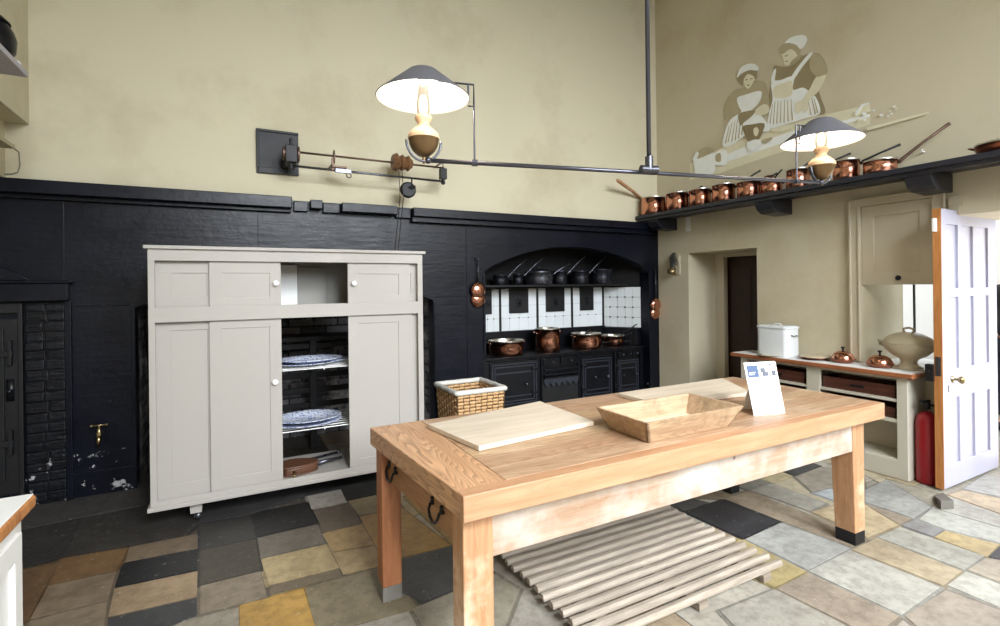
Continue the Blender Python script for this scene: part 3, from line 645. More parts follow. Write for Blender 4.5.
# old iron grate in the fireplace
t2 = thing('fire_grate', 'sooty iron fire grate of bars and a post behind the cupboard shelves', 'fire grate', (.7, 5.3, 0))
b = MB()
for zz in (.38, .52, .66, .80, .94): b.box(.0, 1.5, 5.06, 5.09, zz, zz+.05)
b.build('bar', 'irondark', t2, .004)
for xx in (.02, .62, 1.45): MB().box(xx, xx+.06, 5.02, 5.10, 0, 1.02).build('post', 'irondark', t2, .004)
b = MB(); b.box(-.05, 1.55, 5.0, 5.35, 1.02, 1.06); b.build('hob', 'irondark', t2, .004)
t2 = thing('leaning_shovel', 'dark fire shovel leaning in the fireplace left of the cupboard', 'shovel', (-.6, 4.9, 0))
b = MB(); b.tube([(-.585, 5.1, .02), (-.64, 4.98, 1.25)], .014); b.build('shaft', 'irondark', t2); b = MB(); b.box(-.66, -.52, 5.09, 5.11, 0, .22); b.build('blade', 'irondark', t2, .004)

# brass tap
t = thing('brass_tap', 'small brass tap on the black wall left of the grey cupboard', 'tap', (-.885, YB-.03, .40))
b = MB(); b.tube([(-.885, YB, .455), (-.885, YB-.07, .455)], .013, 12).lathe([(0, -.03), (.017, -.028), (.02, 0), (.014, .022), (.01, .05), (0, .052)], (-.885, YB-.07, .46), 14).tube([(-.885, YB-.07, .45), (-.885, YB-.085, .42), (-.885, YB-.085, .375)], [.014, .013, .010], 12)
b.build('body', 'brass', t, 0, True)
b = MB(); b.tube([(-.93, YB-.07, .525), (-.84, YB-.07, .525)], .007, 8).sphere((-.93, YB-.07, .525), .010).sphere((-.84, YB-.07, .525), .010).tube([(-.885, YB-.07, .5), (-.885, YB-.07, .525)], .006); b.build('cross_handle', 'brass', t, 0, True)

# ================================================================ RANGE
t = thing('cast_iron_range', 'long black cast-iron cooking range in the arched recess', 'range', (3.45, 5.0, 0))
RX0, RX1, RY = 2.30, 4.57, 4.80
b = MB(); b.box(RX0, RX1, RY+.02, 5.29, 0, .70); b.build('body', 'iron', t)
b = MB(); b.box(RX0, 4.56, RY-.03, 5.28, .715, .742).box(RX0, 4.56, RY-.005, RY+.03, .69, .716); b.build('hotplate', 'iron', t, .006)
b = MB(); b.box(2.30, 4.33, 5.24, 5.295, .742, .975); b.prism([(4.33, 5.29), (4.28, 5.24), (4.52, YB+.16), (4.59, YB+.16)], 2, .742, .955); b.build('splashback_ledge', 'iron', t, .006)
def odoor(x0, x1, z0, z1, knob, hx, rim=True):
    g = MB(); y = RY
    g.box(x0, x1, y, y+.03, z0, z1); o = g.build('oven_door', 'iron', t, .006)
    g = MB()
    for k in ((.02, .008), (.05, .006)):
        a = k[0]; w = k[1]
        g.box(x0+a, x1-a, y-w, y, z1-a-.012, z1-a).box(x0+a, x1-a, y-w, y, z0+a, z0+a+.012).box(x0+a, x0+a+.012, y-w, y, z0+a, z1-a).box(x1-a-.012, x1-a, y-w, y, z0+a, z1-a)
    g.box(x0+.07, x1-.07, y-.006, y, z1-.13, z1-.115).box(x0+.07, x1-.07, y-.006, y, z0+.10, z0+.112)
    g.build('moulding', 'ironworn', o, .002)
    g = MB()
    for kx, kz, r in knob: g.tube([(kx, y, kz), (kx, y-.03, kz)], r*.5, 10).sphere((kx, y-.035, kz), r)
    g.build('knob', 'steel', o, 0, True)
    for zz in (z0+.1, z1-.12): MB().box(hx-.02, hx+.05, y-.014, y, zz, zz+.03).tube([(hx-.01, y-.012, zz-.02), (hx-.01, y-.012, zz+.05)], .010).build('hinge', 'iron', o, .002)
odoor(2.40, 3.0, .20, .685, [(2.52, .40, .026), (2.83, .43, .014)], 2.93)
odoor(3.60, 4.07, .16, .655, [(3.78, .42, .012), (3.97, .41, .018)], 3.62)
odoor(4.14, 4.50, .16, .60, [(4.22, .40, .012), (4.42, .40, .016)], 4.11)
b = MB(); b.box(3.04, 3.055, RY-.01, RY+.02, .0, .70).box(3.55, 3.57, RY-.01, RY+.02, 0, .70).box(4.095, 4.115, RY-.012, RY+.02, .05, .70).box(2.32, 2.37, RY-.01, RY+.02, 0, .70).box(4.51, 4.56, RY-.01, RY+.02, 0, .70)
b.build('pilaster', 'iron', t, .003)
for x0, x1 in ((3.07, 3.29), (3.31, 3.54)):
    o = MB().box(x0, x1, RY-.012, RY+.02, .605, .685).build('damper_drawer', 'iron', t, .004)
    MB().tube([((x0+x1)/2, RY-.01, .645), ((x0+x1)/2, RY-.035, .645)], .008).sphere(((x0+x1)/2, RY-.038, .645), .015).build('knob', 'steel', o, 0, True)
for x0, x1 in ((4.16, 4.27), (4.29, 4.38), (4.40, 4.49)):
    o = MB().box(x0, x1, RY-.012, RY+.02, .62, .685).build('damper_drawer', 'iron', t, .004)
    MB().tube([((x0+x1)/2, RY-.01, .652), ((x0+x1)/2, RY-.03, .652)], .006).sphere(((x0+x1)/2, RY-.033, .652), .012).build('knob', 'steel', o, 0, True)
b = MB()
for zz in (.50, .555): b.tube([(3.07, RY-.02, zz), (3.54, RY-.02, zz)], .012)
b.box(3.07, 3.54, RY-.04, RY-.005, .462, .475)
b.build('fire_rail', 'iron', t, 0)
b = MB(); pts = [(3.07, .46), (3.54, .46), (3.54, .40)]
for k in range(12, -1, -1): pts.append((3.07+.47*k/12, .36 if k % 2 else .41))
b.prism(pts, 1, RY-.02, RY-.008); b.build('scalloped_plate', 'ironworn', t)
b = MB(); b.box(3.06, 3.55, RY+.004, RY+.022, .02, .45); b.build('firebox', 'soot', t)
# rack at the right on hotplate
b = MB()
b.tube([(4.02, 4.93, .75), (4.02, 4.93, .80), (4.42, 4.86, .80), (4.42, 4.86, .75)], .007).tube([(4.05, 5.1, .75), (4.05, 5.1, .80), (4.48, 5.02, .80), (4.48, 5.02, .75)], .007)
tag(b.build('iron_trivet', 'irondark'), 'low black iron trivet at the right end of the range top', 'trivet')
# warming shelf
tag(MB().box(2.30, 4.50, 4.95, 5.29, 1.497, 1.522).build('plate_shelf', 'irondark', None, .004), 'long black iron shelf above the white range tiles', 'shelf')
# tiles
t = thing('tile_panel', 'white glazed tiles lining the wall above the range', 'tiling', (3.4, 5.3, .98))
def Tx(px): return PY(5.29, px, 300).x
b = MB(); xs0, xs1 = 2.45, 4.33; bars = [Tx(499.3), Tx(536.5), Tx(571), 4.32]
x = xs0; rows = [(.975, 1.125), (1.125, 1.275), (1.275, 1.48)]
edges = [2.45]+[bars[0], bars[1], bars[2], 4.33]
for i in range(4):
    a, c = edges[i], edges[i+1]; n = 4
    for k in range(n):
        for z0, z1 in rows:
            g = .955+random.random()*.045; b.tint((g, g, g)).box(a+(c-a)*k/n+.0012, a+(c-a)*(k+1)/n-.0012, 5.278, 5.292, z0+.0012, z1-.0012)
o = b.build('back_tile_face', 'tile', t, .001)
b = MB(); A = Vector((4.33, 5.285, 0)); B = Vector((4.585, YB+.15, 0)); n = 5; zz = [.96, 1.09, 1.22, 1.35, 1.48]
d = (B-A).normalized(); nn = Vector((d.y, -d.x, 0)); nn = nn if nn.x < 0 else -nn
for k in range(n):
    for z0, z1 in zip(zz, zz[1:]):
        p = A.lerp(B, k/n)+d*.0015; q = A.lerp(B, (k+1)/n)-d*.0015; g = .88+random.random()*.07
        b.tint((g, g, g*.98)).hexa([(p.x, p.y, z0+.0015), (q.x, q.y, z0+.0015), (q.x+nn.x*.012, q.y+nn.y*.012, z0+.0015), (p.x+nn.x*.012, p.y+nn.y*.012, z0+.0015),
                (p.x, p.y, z1-.0015), (q.x, q.y, z1-.0015), (q.x+nn.x*.012, q.y+nn.y*.012, z1-.0015), (p.x+nn.x*.012, p.y+nn.y*.012, z1-.0015)])
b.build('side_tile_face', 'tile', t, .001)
b = MB()
for k in range(1, n):
    for z0 in zz[1:-1]:
        p = A.lerp(B, k/n)+nn*.014; b.box(p.x-.010, p.x+.004, p.y-.010, p.y+.004, z0-.008, z0+.008)
for i in range(4):
    for k in (1, 2, 3):
        a = edges[i]+(edges[i+1]-edges[i])*k/4; b.box(a-.006, a+.006, 5.274, 5.28, 1.119, 1.131)
tag(b.build('corner_dots', 'irondark', t), None, None, None, 'stuff')
b = MB()
for x in bars: b.box(x-.012, x+.012, 5.262, 5.28, .965, 1.49)
b.build('divider_bar', 'irondark', t, .002)
for x0, x1 in ((2.56, Tx(490.5)), (Tx(508.3), Tx(527)), (Tx(545), Tx(563)), (Tx(579), Tx(592))):
    o = MB().box(x0, x1, 5.255, 5.28, 1.185, 1.49).build('flue_door', 'irondark', t, .003)
    xm = (x0+x1)/2; MB().box(xm-.035, xm+.035, 5.246, 5.256, 1.26, 1.36).sphere((xm, 5.238, 1.31), .014).box(xm-.03, xm+.03, 5.245, 5.256, 1.40, 1.412).build('latch', 'iron', o, .002)

# ---------------------------------------------------------------- pots
def pot(name, label, cat, c, r, h, body='copper', lining='tin', hdl=None, loops=None, lid=None, group=None, hmat='irondark', hr=.009, taper=.0, rim=.012, loopax=0.):
    c = Vector(c); t = thing(name, label, cat, c, group); rb = r*(1-taper)
    b = MB(); b.lathe([(0, 0), (rb-.008, 0), (rb, .008), (r, h*.5), (r, h-rim), (r+.001, h-rim)], c, 36); b.build('body', body, t, 0, True)
    b = MB(); b.lathe([(r+.0015, h-rim), (r+.004, h-.003), (r+.003, h), (r-.003, h), (r-.004, h-.01), (rb-.008, .012), (0, .006)], c, 36); b.build('lining', lining, t, 0, True)
    if hdl:
        dx, dy, L, rise = hdl; d = Vector((dx, dy, 0)).normalized()
        p0 = c+d*r+Vector((0, 0, h*.86)); pts = [p0+Vector((0, 0, -.02)), p0+d*.02, p0+d*(L*.5)+Vector((0, 0, rise*.5)), p0+d*L+Vector((0, 0, rise))]
        b = MB(); b.tube(pts, [hr*1.4, hr*1.2, hr*.85, hr*1.15], 8, True, 1.); b.build('handle', hmat, t, 0, True)
    if loops:
        for s in (1, -1):
            d = Vector((math.cos(loopax)*s, math.sin(loopax)*s, 0)); e = Vector((-d.y, d.x, 0)); z = Vector((0, 0, h*.78))
            pts = [c+d*(r-.002)+e*.035+z, c+d*(r+.02)+e*.034+z+Vector((0, 0, .008)), c+d*(r+.034)+e*.012+z+Vector((0, 0, .014)), c+d*(r+.034)-e*.012+z+Vector((0, 0, .014)), c+d*(r+.02)-e*.034+z+Vector((0, 0, .008)), c+d*(r-.002)-e*.035+z]
            b = MB(); b.tube([q for q in pts], loops, 8); b.build('loop_handle', body, t, 0, True)
    if lid:
        b = MB(); b.lathe([(r+.006, h-.004), (r+.006, h+.006), (r*.9, h+.014), (r*.5, h+.014+lid*.8), (.02, h+.014+lid), (.012, h+.02+lid), (.018, h+.035+lid), (0, h+.038+lid)], c, 32); b.build('lid', body, t, 0, True)
    return t
# steel pans on the range shelf
Z = 1.523
pans = [(500, 6.3, 275, 'small dark steel saucepan at the left end of the range shelf'), (518, 4.5, 274, 'narrow dark saucepan between the end pan and the lidded stewpan'),
        (560, 6., 271, 'dark saucepan right of the lidded stewpan on the range shelf'), (580, 7.2, 271, 'dark steel saucepan second from the right end of the range shelf'), (601, 9, 269.5, 'larger dark saucepan at the right end of the range shelf')]
for i, (px, rp, top, lab) in enumerate(pans):
    c = PY(5.08, px, 284); r = (PY(5.08, px+rp, 284)-PY(5.08, px-rp, 284)).x/2*.98; h = PY(5.08, px, top).z-Z
    pot('saucepan', lab, 'saucepan', (c.x, 5.08, Z), r, h, 'pewter', 'pewter', (1, -.3, .24, .2) if i != 4 else (-.6, -.2, .01, .0), hr=.006, hmat='steel')
c = PY(5.08, 539, 284); pot('lidded_stewpan', 'wide grey steel stewpan with domed lid on the range shelf', 'stewpan', (c.x, 5.08, Z), .165, .15, 'steel', 'steel', (1, -.35, .22, .12), lid=.03, hr=.007, hmat='steel')
# on the range top
def rp(name, lab, x0, x1, ytop, ybot, y=5.02, **k):
    a = PY(y, x0, ybot); c = PY(y, x1, ybot); r = (c.x-a.x)/2*.97; zt = PY(y, (x0+x1)/2, ytop).z
    return pot(name, lab, k.pop('cat', 'pot'), ((a.x+c.x)/2, y, .743), r, zt-.743-.01, **k)
rp('braising_pan', 'wide copper braising pan at the left end of the range', 490, 522, 339, 352, 4.98, cat='pan', loops=.007, taper=.05)
rp('stock_pot', 'tall copper stock pot with two loop handles on the range', 537, 558, 327, 350, 4.97, cat='pot', loops=.008)
rp('stewpan', 'copper stewpan with loop handles right of the tall stock pot', 574, 598, 332, 346, 4.98, cat='pan', loops=.007)
rp('saute_pan', 'shallow tinned copper pan at the right of the range top', 604, 622, 334, 339, 4.99, cat='pan', loops=.005, hdl=(.2, -1, .14, .06), taper=.15)
b = MB(); b.tube([(2.45, 4.98, .985), (2.86, 4.98, .985)], .006)
for k in range(5): b.sphere((2.5+k*.08, 4.98, .99), .010)
# utensil lying in stewpan
b2 = MB(); p = PY(4.98, 585, 333); b2.tube([p+Vector((-.03, 0, -.05)), p+Vector((.06, -.03, .05))], [.012, .016], 8)
tag(b2.build('ladle', 'irondark', None, 0, True), 'short dark handle of a ladle standing in the copper stewpan', 'ladle')
b.bm.free()
b2 = MB(); b2.tube([PY(4.95, 623, 334)+Vector((-.05, 0, -.02)), PY(4.85, 637, 324)], .007, 8)
tag(b2.build('poker', 'irondark', None, 0, True), 'thin black poker leaning over the shallow pan on the range', 'poker')

# hanging copper ladles / skimmers
def skimmer(x, y, ztop, zc, r, label, group, dx=0):
    t = thing('copper_ladle', label, 'ladle', (x, y, zc), group)
    b = MB(); b.tube([(x, y, zc+r*.9), (x, y-.002, ztop-.03)], [.006, .005], 8, True, 1.6)
    hook = [(x, y, ztop-.03), (x+.012, y, ztop-.015), (x, y, ztop), (x-.012, y, ztop-.015), (x, y, ztop-.03)]
    b.tube(hook, .004, 6); b.build('handle', 'steel', t, 0, True)
    b = MB(); R = Matrix.Rotation(PI/2, 4, 'X')
    b.lathe([(0, .035), (r*.6, .03), (r*.9, .012), (r, 0), (r*.97, -.002), (r*.88, .008), (r*.55, .024), (0, .029)], (x, y, zc), 28, R); b.build('bowl', 'copper', t, 0, True)
skimmer(2.205, YB-.035, 1.80, 1.47, .085, 'copper ladle hanging in front of another left of the range', None)
skimmer(2.215, YB-.012, 1.77, 1.375, .085, 'copper ladle hanging lower behind the front ladle left of the range', None)
skimmer(4.655, YB-.035, 1.75, 1.255, .085, 'copper ladle hanging in front of another right of the range', None)
skimmer(4.665, YB-.012, 1.72, 1.15, .08, 'copper ladle hanging lower behind the front ladle right of the range', None)
b = MB(); b.tube([(2.19, YB-.005, 1.79), (2.19, YB-.06, 1.79), (2.205, YB-.06, 1.80)], .005).tube([(4.65, YB-.005, 1.74), (4.65, YB-.06, 1.74)], .005)
tag(b.build('trim_9', 'irondark'), None, None, None, 'structure')

# ================================================================ WICKER BASKET
t = thing('wicker_basket', 'square wicker log basket with white bound rim before the black wall', 'basket', (1.95, 4.40, 0))
bx0, bx1, by0, by1, bh = 1.735, 2.21, 4.13, 4.645, .56
def peri(x0, x1, y0, y1, n, amp=0, ph=0, z=0):
    pts = []; L = [(x0, y0), (x1, y0), (x1, y1), (x0, y1)]
    for s in range(4):
        a = Vector(L[s]); c = Vector(L[(s+1) % 4]); d = (c-a).normalized(); nn = Vector((d.y, -d.x))
        for k in range(n):
            u = k/n; o = amp*math.sin(u*n/4*PI+ph) if amp else 0
            p = a.lerp(c, u)+nn*o; pts.append((p.x, p.y, z))
    pts.append(pts[0]); return pts
b = MB(); rows = 17
for r_ in range(rows):
    zz = .03+(bh-.05)*r_/rows+.012; ins = .03*(1-zz/bh)
    g = random.uniform(.85, 1.1)
    b.tint((g, g, g)).tube(peri(bx0+ins, bx1-ins, by0+ins, by1-ins, 32, .009, PI*(r_ % 2), zz), .0135, 6, False, .55)
b.build('weave', 'wicker', t, 0, True)
b = MB()
for s in range(4):
    for k in range(0, 9):
        L = [(bx0, by0), (bx1, by0), (bx1, by1), (bx0, by1)]; a = Vector(L[s]); c = Vector(L[(s+1) % 4]); p = a.lerp(c, k/8)
        q = Vector(((bx0+bx1)/2, (by0+by1)/2)); pb_ = q+(p-q)*.9; b.tube([(pb_.x, pb_.y, .02), (p.x, p.y, bh)], .008, 6)
b.build('stake', 'wickerdark', t)
b = MB(); b.tube(peri(bx0-.005, bx1+.005, by0-.005, by1+.005, 24, .003, 0, bh), .024, 10, False); o = b.build('rim', 'basketrim', t, 0, True); o['label'] = 'white cloth-bound basket rim'
b = MB(); b.box(bx0+.04, bx1-.04, by0+.04, by1-.04, .005, .03); b.build('base', 'wickerdark', t)
# firelogs in the basket are not shown

# ================================================================ SHELF WITH COPPER on right wall
b = MB(); XS = 4.36
t = thing('copper_shelf', 'long blue-black wooden shelf with brackets high on the right wall', 'shelf', (4.55, 3.0, 2.29))
MB().box(XS, XR, .2, 4.69, 2.305, 2.345).build('shelf_board', 'shelfpaint', t, .004)
MB().box(XS+.03, XS+.06, .2, 4.69, 2.275, 2.306).build('edge_batten', 'shelfpaint', t, .003)
for y in (4.38, 2.96, 1.74, .5):
    pts = [(XR, 2.303), (XS+.05, 2.303), (XS+.055, 2.25), (XS+.09, 2.20), (XS+.15, 2.17), (XR, 2.16)]
    b = MB(); b.prism([(p[0], p[1]) for p in pts], 1, y, y+.17); b.build('bracket', 'shelfpaint', t, .008)
MB().box(XR-.015, XR, 4.18, 4.24, 2.13, 2.29).build('wall_cleat', 'white', t)
# peg: small white hook above shelf
ZS = 2.346
def sp(x0, x1, ytop, lab, X=4.5, hdl=True, name='copper_saucepan', cat='saucepan', L=.3, rise=.14, **k):
    m = (x0+x1)/2; a = PX(X, x0, 200); c = PX(X, x1, 200); y = (a.y+c.y)/2
    dist = Vector((X, y, 0)).length; dep = X*_fw[0]+y*_fw[1]
    r = (x1-x0)/2/F*dep*math.cos(math.atan((m-CX)/F))*.98; zt = PX(X, m, ytop).z
    return pot(name, lab, cat, (X, y, ZS), r, max(.07, zt-ZS-.01), hdl=((.42, -1, L, rise) if hdl else None), **k)
sp(641, 666, 197, 'copper saucepan nearest the corner on the high shelf, beside the wooden handle', hdl=False, body='copper')
sp(666, 689, 192, 'second copper saucepan from the corner on the high shelf', L=.16, rise=.07)
sp(689, 712, 188.5, 'third copper saucepan from the corner on the high shelf', L=.16, rise=.07)
sp(712, 736, 183.5, 'copper saucepan fourth from the corner, with black handle above the bracket side', L=.24, rise=.12)
sp(737, 761, 180.5, 'fifth copper saucepan from the corner, directly above the middle bracket', L=.15, rise=.07)
sp(762, 783, 179.5, 'copper saucepan in front of the leaning round lid on the high shelf', L=.22, rise=.14)
sp(786, 811, 168, 'taller copper pot just left of the right-hand lamp on the high shelf', L=.30, rise=.10, name='copper_pot', cat='pot', X=4.52)
sp(833, 861, 159, 'tall copper pot just right of the right-hand lamp on the high shelf', L=.26, rise=.09, name='copper_pot', cat='pot', X=4.5)
sp(863, 899, 159, 'wide shallow copper pan with the long steep handle on the high shelf', X=4.5, L=.30, rise=.22, name='saute_pan', cat='pan', hr=.011, hmat='rust')
c = PX(4.52, 1000, 145); pot('preserving_pan', 'shallow copper preserving pan with ring handle at the far right of the shelf', 'pan', (4.54, c.y-.02, ZS), .15, .075, 'copperdark', 'tin', loops=.006, taper=.15, loopax=PI/2)
def lidd(px, py, rp_, lab):
    c = PX(4.70, px, py); dep = c.x*_fw[0]+c.y*_fw[1]; r = rp_/F*dep*.9
    t = thing('round_copper_lid', lab, 'pan lid', (4.66, c.y, ZS)); R = Matrix.Rotation(-PI/2+.18, 4, 'Y')
    b = MB(); b.lathe([(0, .006), (r*.92, .004), (r, .0), (r, -.004), (0, -.002)], (4.665, c.y, ZS+r*1.0), 32, R); b.build('disc', 'copperdark', t, 0, True)
    b = MB(); b.tube([(4.655, c.y-r*.6, ZS+r*1.3), (4.64, c.y-r*1.05, ZS+r*1.75), (4.64, c.y-r*1.5, ZS+r*2.1)], .008); b.build('handle', 'irondark', t, 0, True)
lidd(671, 196, 8.5, 'copper lid standing behind the first pans near the corner')
lidd(697, 196, 8, 'copper lid standing behind the third saucepan from the corner')
lidd(769, 180, 13, 'large round copper lid standing behind the pans left of the lamp')
# wooden handled tool in corner
b = MB(); p0 = PX(4.55, 645, 200); p1 = PY(4.45, 617, 180); b.tube([p0+Vector((0, 0, -.02)), p0.lerp(p1, .5), p0.lerp(p1, .93), p1], [.018, .02, .022, .014], 10)
t = thing('wooden_spoon_handle', 'long pale wooden handle sticking up out of the corner saucepan', 'wooden spoon', p0)
b.build('handle', 'leg', t, 0, True)
b = MB(); b.sphere(p0+Vector((0, 0, -.04)), .03); b.build('spoon_bowl', 'leg', t, 0, True)
# small hook on wall above shelf
q = PX(XR, 924, 152); b = MB(); b.tube([(XR, q.y, q.z), (XR-.03, q.y, q.z), (XR-.035, q.y, q.z+.02)], .006)
tag(b.build('wall_hook', 'white'), 'small white hook on the wall above the shallow pan handle', 'hook')

# wall oil lamp
t = thing('wall_oil_lamp', 'small oil lamp with round reflector on the wall left of the doorway', 'oil lamp', (XR-.05, 4.40, 1.62))
MB().box(XR-.015, XR, 4.34, 4.44, 1.62, 1.86).build('backboard', 'creampaint', t, .003)
b = MB(); b.lathe([(0, .002), (.075, .012), (.085, .02), (.084, .022), (0, .008)], (XR-.02, 4.40, 1.79), 24, Matrix.Rotation(-PI/2, 4, 'Y'), 1.2, .85); b.build('reflector', 'tin', t, 0, True)
b = MB(); b.lathe([(0, 0), (.045, 0), (.05, .02), (.045, .05), (.02, .065), (.022, .08), (0, .082)], (XR-.085, 4.40, 1.635), 20); b.build('font', 'brass', t, 0, True)
b = MB(); b.lathe([(.018, 0), (.032, .03), (.022, .08), (.018, .13), (.016, .13), (.02, .08), (.030, .03), (.016, 0)], (XR-.085, 4.40, 1.71), 20); b.build('chimney', 'glass', t, 0, True)
b = MB(); b.tube([(XR-.01, 4.40, 1.632), (XR-.085, 4.40, 1.632)], .008); b.build('bracket', 'brass', t)

# ================================================================ SMOKE JACK on the back wall
t = thing('spit_jack_gear', 'spit jack of two rods, wooden pulleys and gearbox on a black wall plate', 'spit jack', (.34, YB, 2.48))
b = MB(); b.box(.176, .506, YB-.02, YB, 2.485, 2.855).box(.176, .506, YB-.032, YB-.02, 2.835, 2.855).box(.176, .196, YB-.032, YB-.02, 2.53, 2.855).box(.19, .506, YB-.032, YB-.02, 2.485, 2.535)
b.build('wall_plate', 'irondark', t, .003)
YJ = 4.46
def J(px, py, y=YJ): return PY(y, px, py)
a0 = J(292, 151.5); a1 = J(444, 168); c0 = J(294, 166); c1 = J(444, 181.5)
b = MB(); g = J(291, 154); b.box(g.x-.045, g.x+.045, YJ-.05, YB-.02, g.z-.075, g.z+.065); b.tube([g+Vector((0, 0, .05)), g+Vector((0, 0, .13))], .014).tube([g+Vector((0, 0, -.06)), g+Vector((0, 0, -.13))], .022)
b.build('gearbox', 'irondark', t, .006)
b = MB(); R = Matrix.Rotation(PI/2, 4, 'Y')
for dx, r in ((-.055, .055), (.055, .065)): b.lathe([(0, -.008), (r, -.008), (r, .008), (0, .008)], g+Vector((dx, 0, 0)), 20, R)
b.build('gear_wheel', 'rust', t, 0, 'auto')
MB().tube([a0, a1], .009, 10).build('drive_rod', 'rust', t, 0, True)
MB().tube([c0, c1], .010, 10).build('lower_rod', 'steel', t, 0, True)
b = MB(); k = J(402, 163)
for dx, r in ((-.075, .075), (-.055, .085), (-.028, .06), (.0, .075), (.028, .06), (.055, .072), (.08, .045)):
    b.lathe([(0, -.014), (r*.85, -.014), (r, 0), (r*.85, .014), (0, .014)], k+Vector((dx, 0, 0)), 24, R)
b.build('pulley', 'pulley', t, 0, 'auto')
b = MB(); e = J(334, 158); b.lathe([(0, -.006), (.03, -.006), (.03, .006), (0, .006)], e+Vector((0, 0, .01)), 20, R, 1.9, 1.); b.box(e.x-.02, e.x-.005, YJ-.01, YJ+.01, e.z-.11, e.z); b.box(e.x-.02, e.x+.10, YJ-.03, YJ+.03, e.z-.085, e.z-.07)
b.build('bracket', 'rust', t, .002)
b = MB(); e = J(345, 172); b.box(e.x-.08, e.x+.05, YJ-.015, YJ+.015, e.z-.01, e.z+.02); b.tube([e+Vector((.03+.02*math.cos(a*PI/6), -.01, -.03+.02*math.sin(a*PI/6))) for a in range(13)], .005, 6); b.build('clamp', 'steel', t)
b = MB(); e = J(443, 173.5); b.box(e.x-.03, e.x+.03, YJ-.03, YJ+.03, e.z-.055, e.z+.045); b.tube([e+Vector((0, 0, .04)), e+Vector((0, 0, .1))], .005).tube([e+Vector((0, 0, -.05)), e+Vector((0, 0, -.09))], .014).sphere(e+Vector((0, 0, -.085)), .022)
b.build('end_block', 'irondark', t, .004)
b = MB(); e = J(408, 190); b.lathe([(0, -.02), (.06, -.02), (.073, -.008), (.073, .008), (.06, .02), (0, .02)], e, 28, Matrix.Rotation(PI/2, 4, 'X')); b.tube([e+Vector((.03, -.02, 0)), e+Vector((.03, -.02, .11))], .008).tube([e+Vector((0, -.02, .02)), e+Vector((.06, -.035, .03))], .012)
b.build('governor_weight', 'irondark', t, 0, 'auto')
b = MB(); e = J(396.5, 170)
for dx in (0, .03): b.tube([Vector((e.x+dx, YJ-.07, e.z-.0)), Vector((e.x+dx, YJ-.10, 2.3)), Vector((e.x+dx, YB-.14, 1.82))], .0035, 5)
b.build('chain', 'rope', t)
for px, yy in ((334, 0), (443, 0)):   # stays to the wall
    e = J(px, 162); MB().tube([e, Vector((e.x, YB-.001, e.z))], .008).build('wall_stay', 'rust', t)

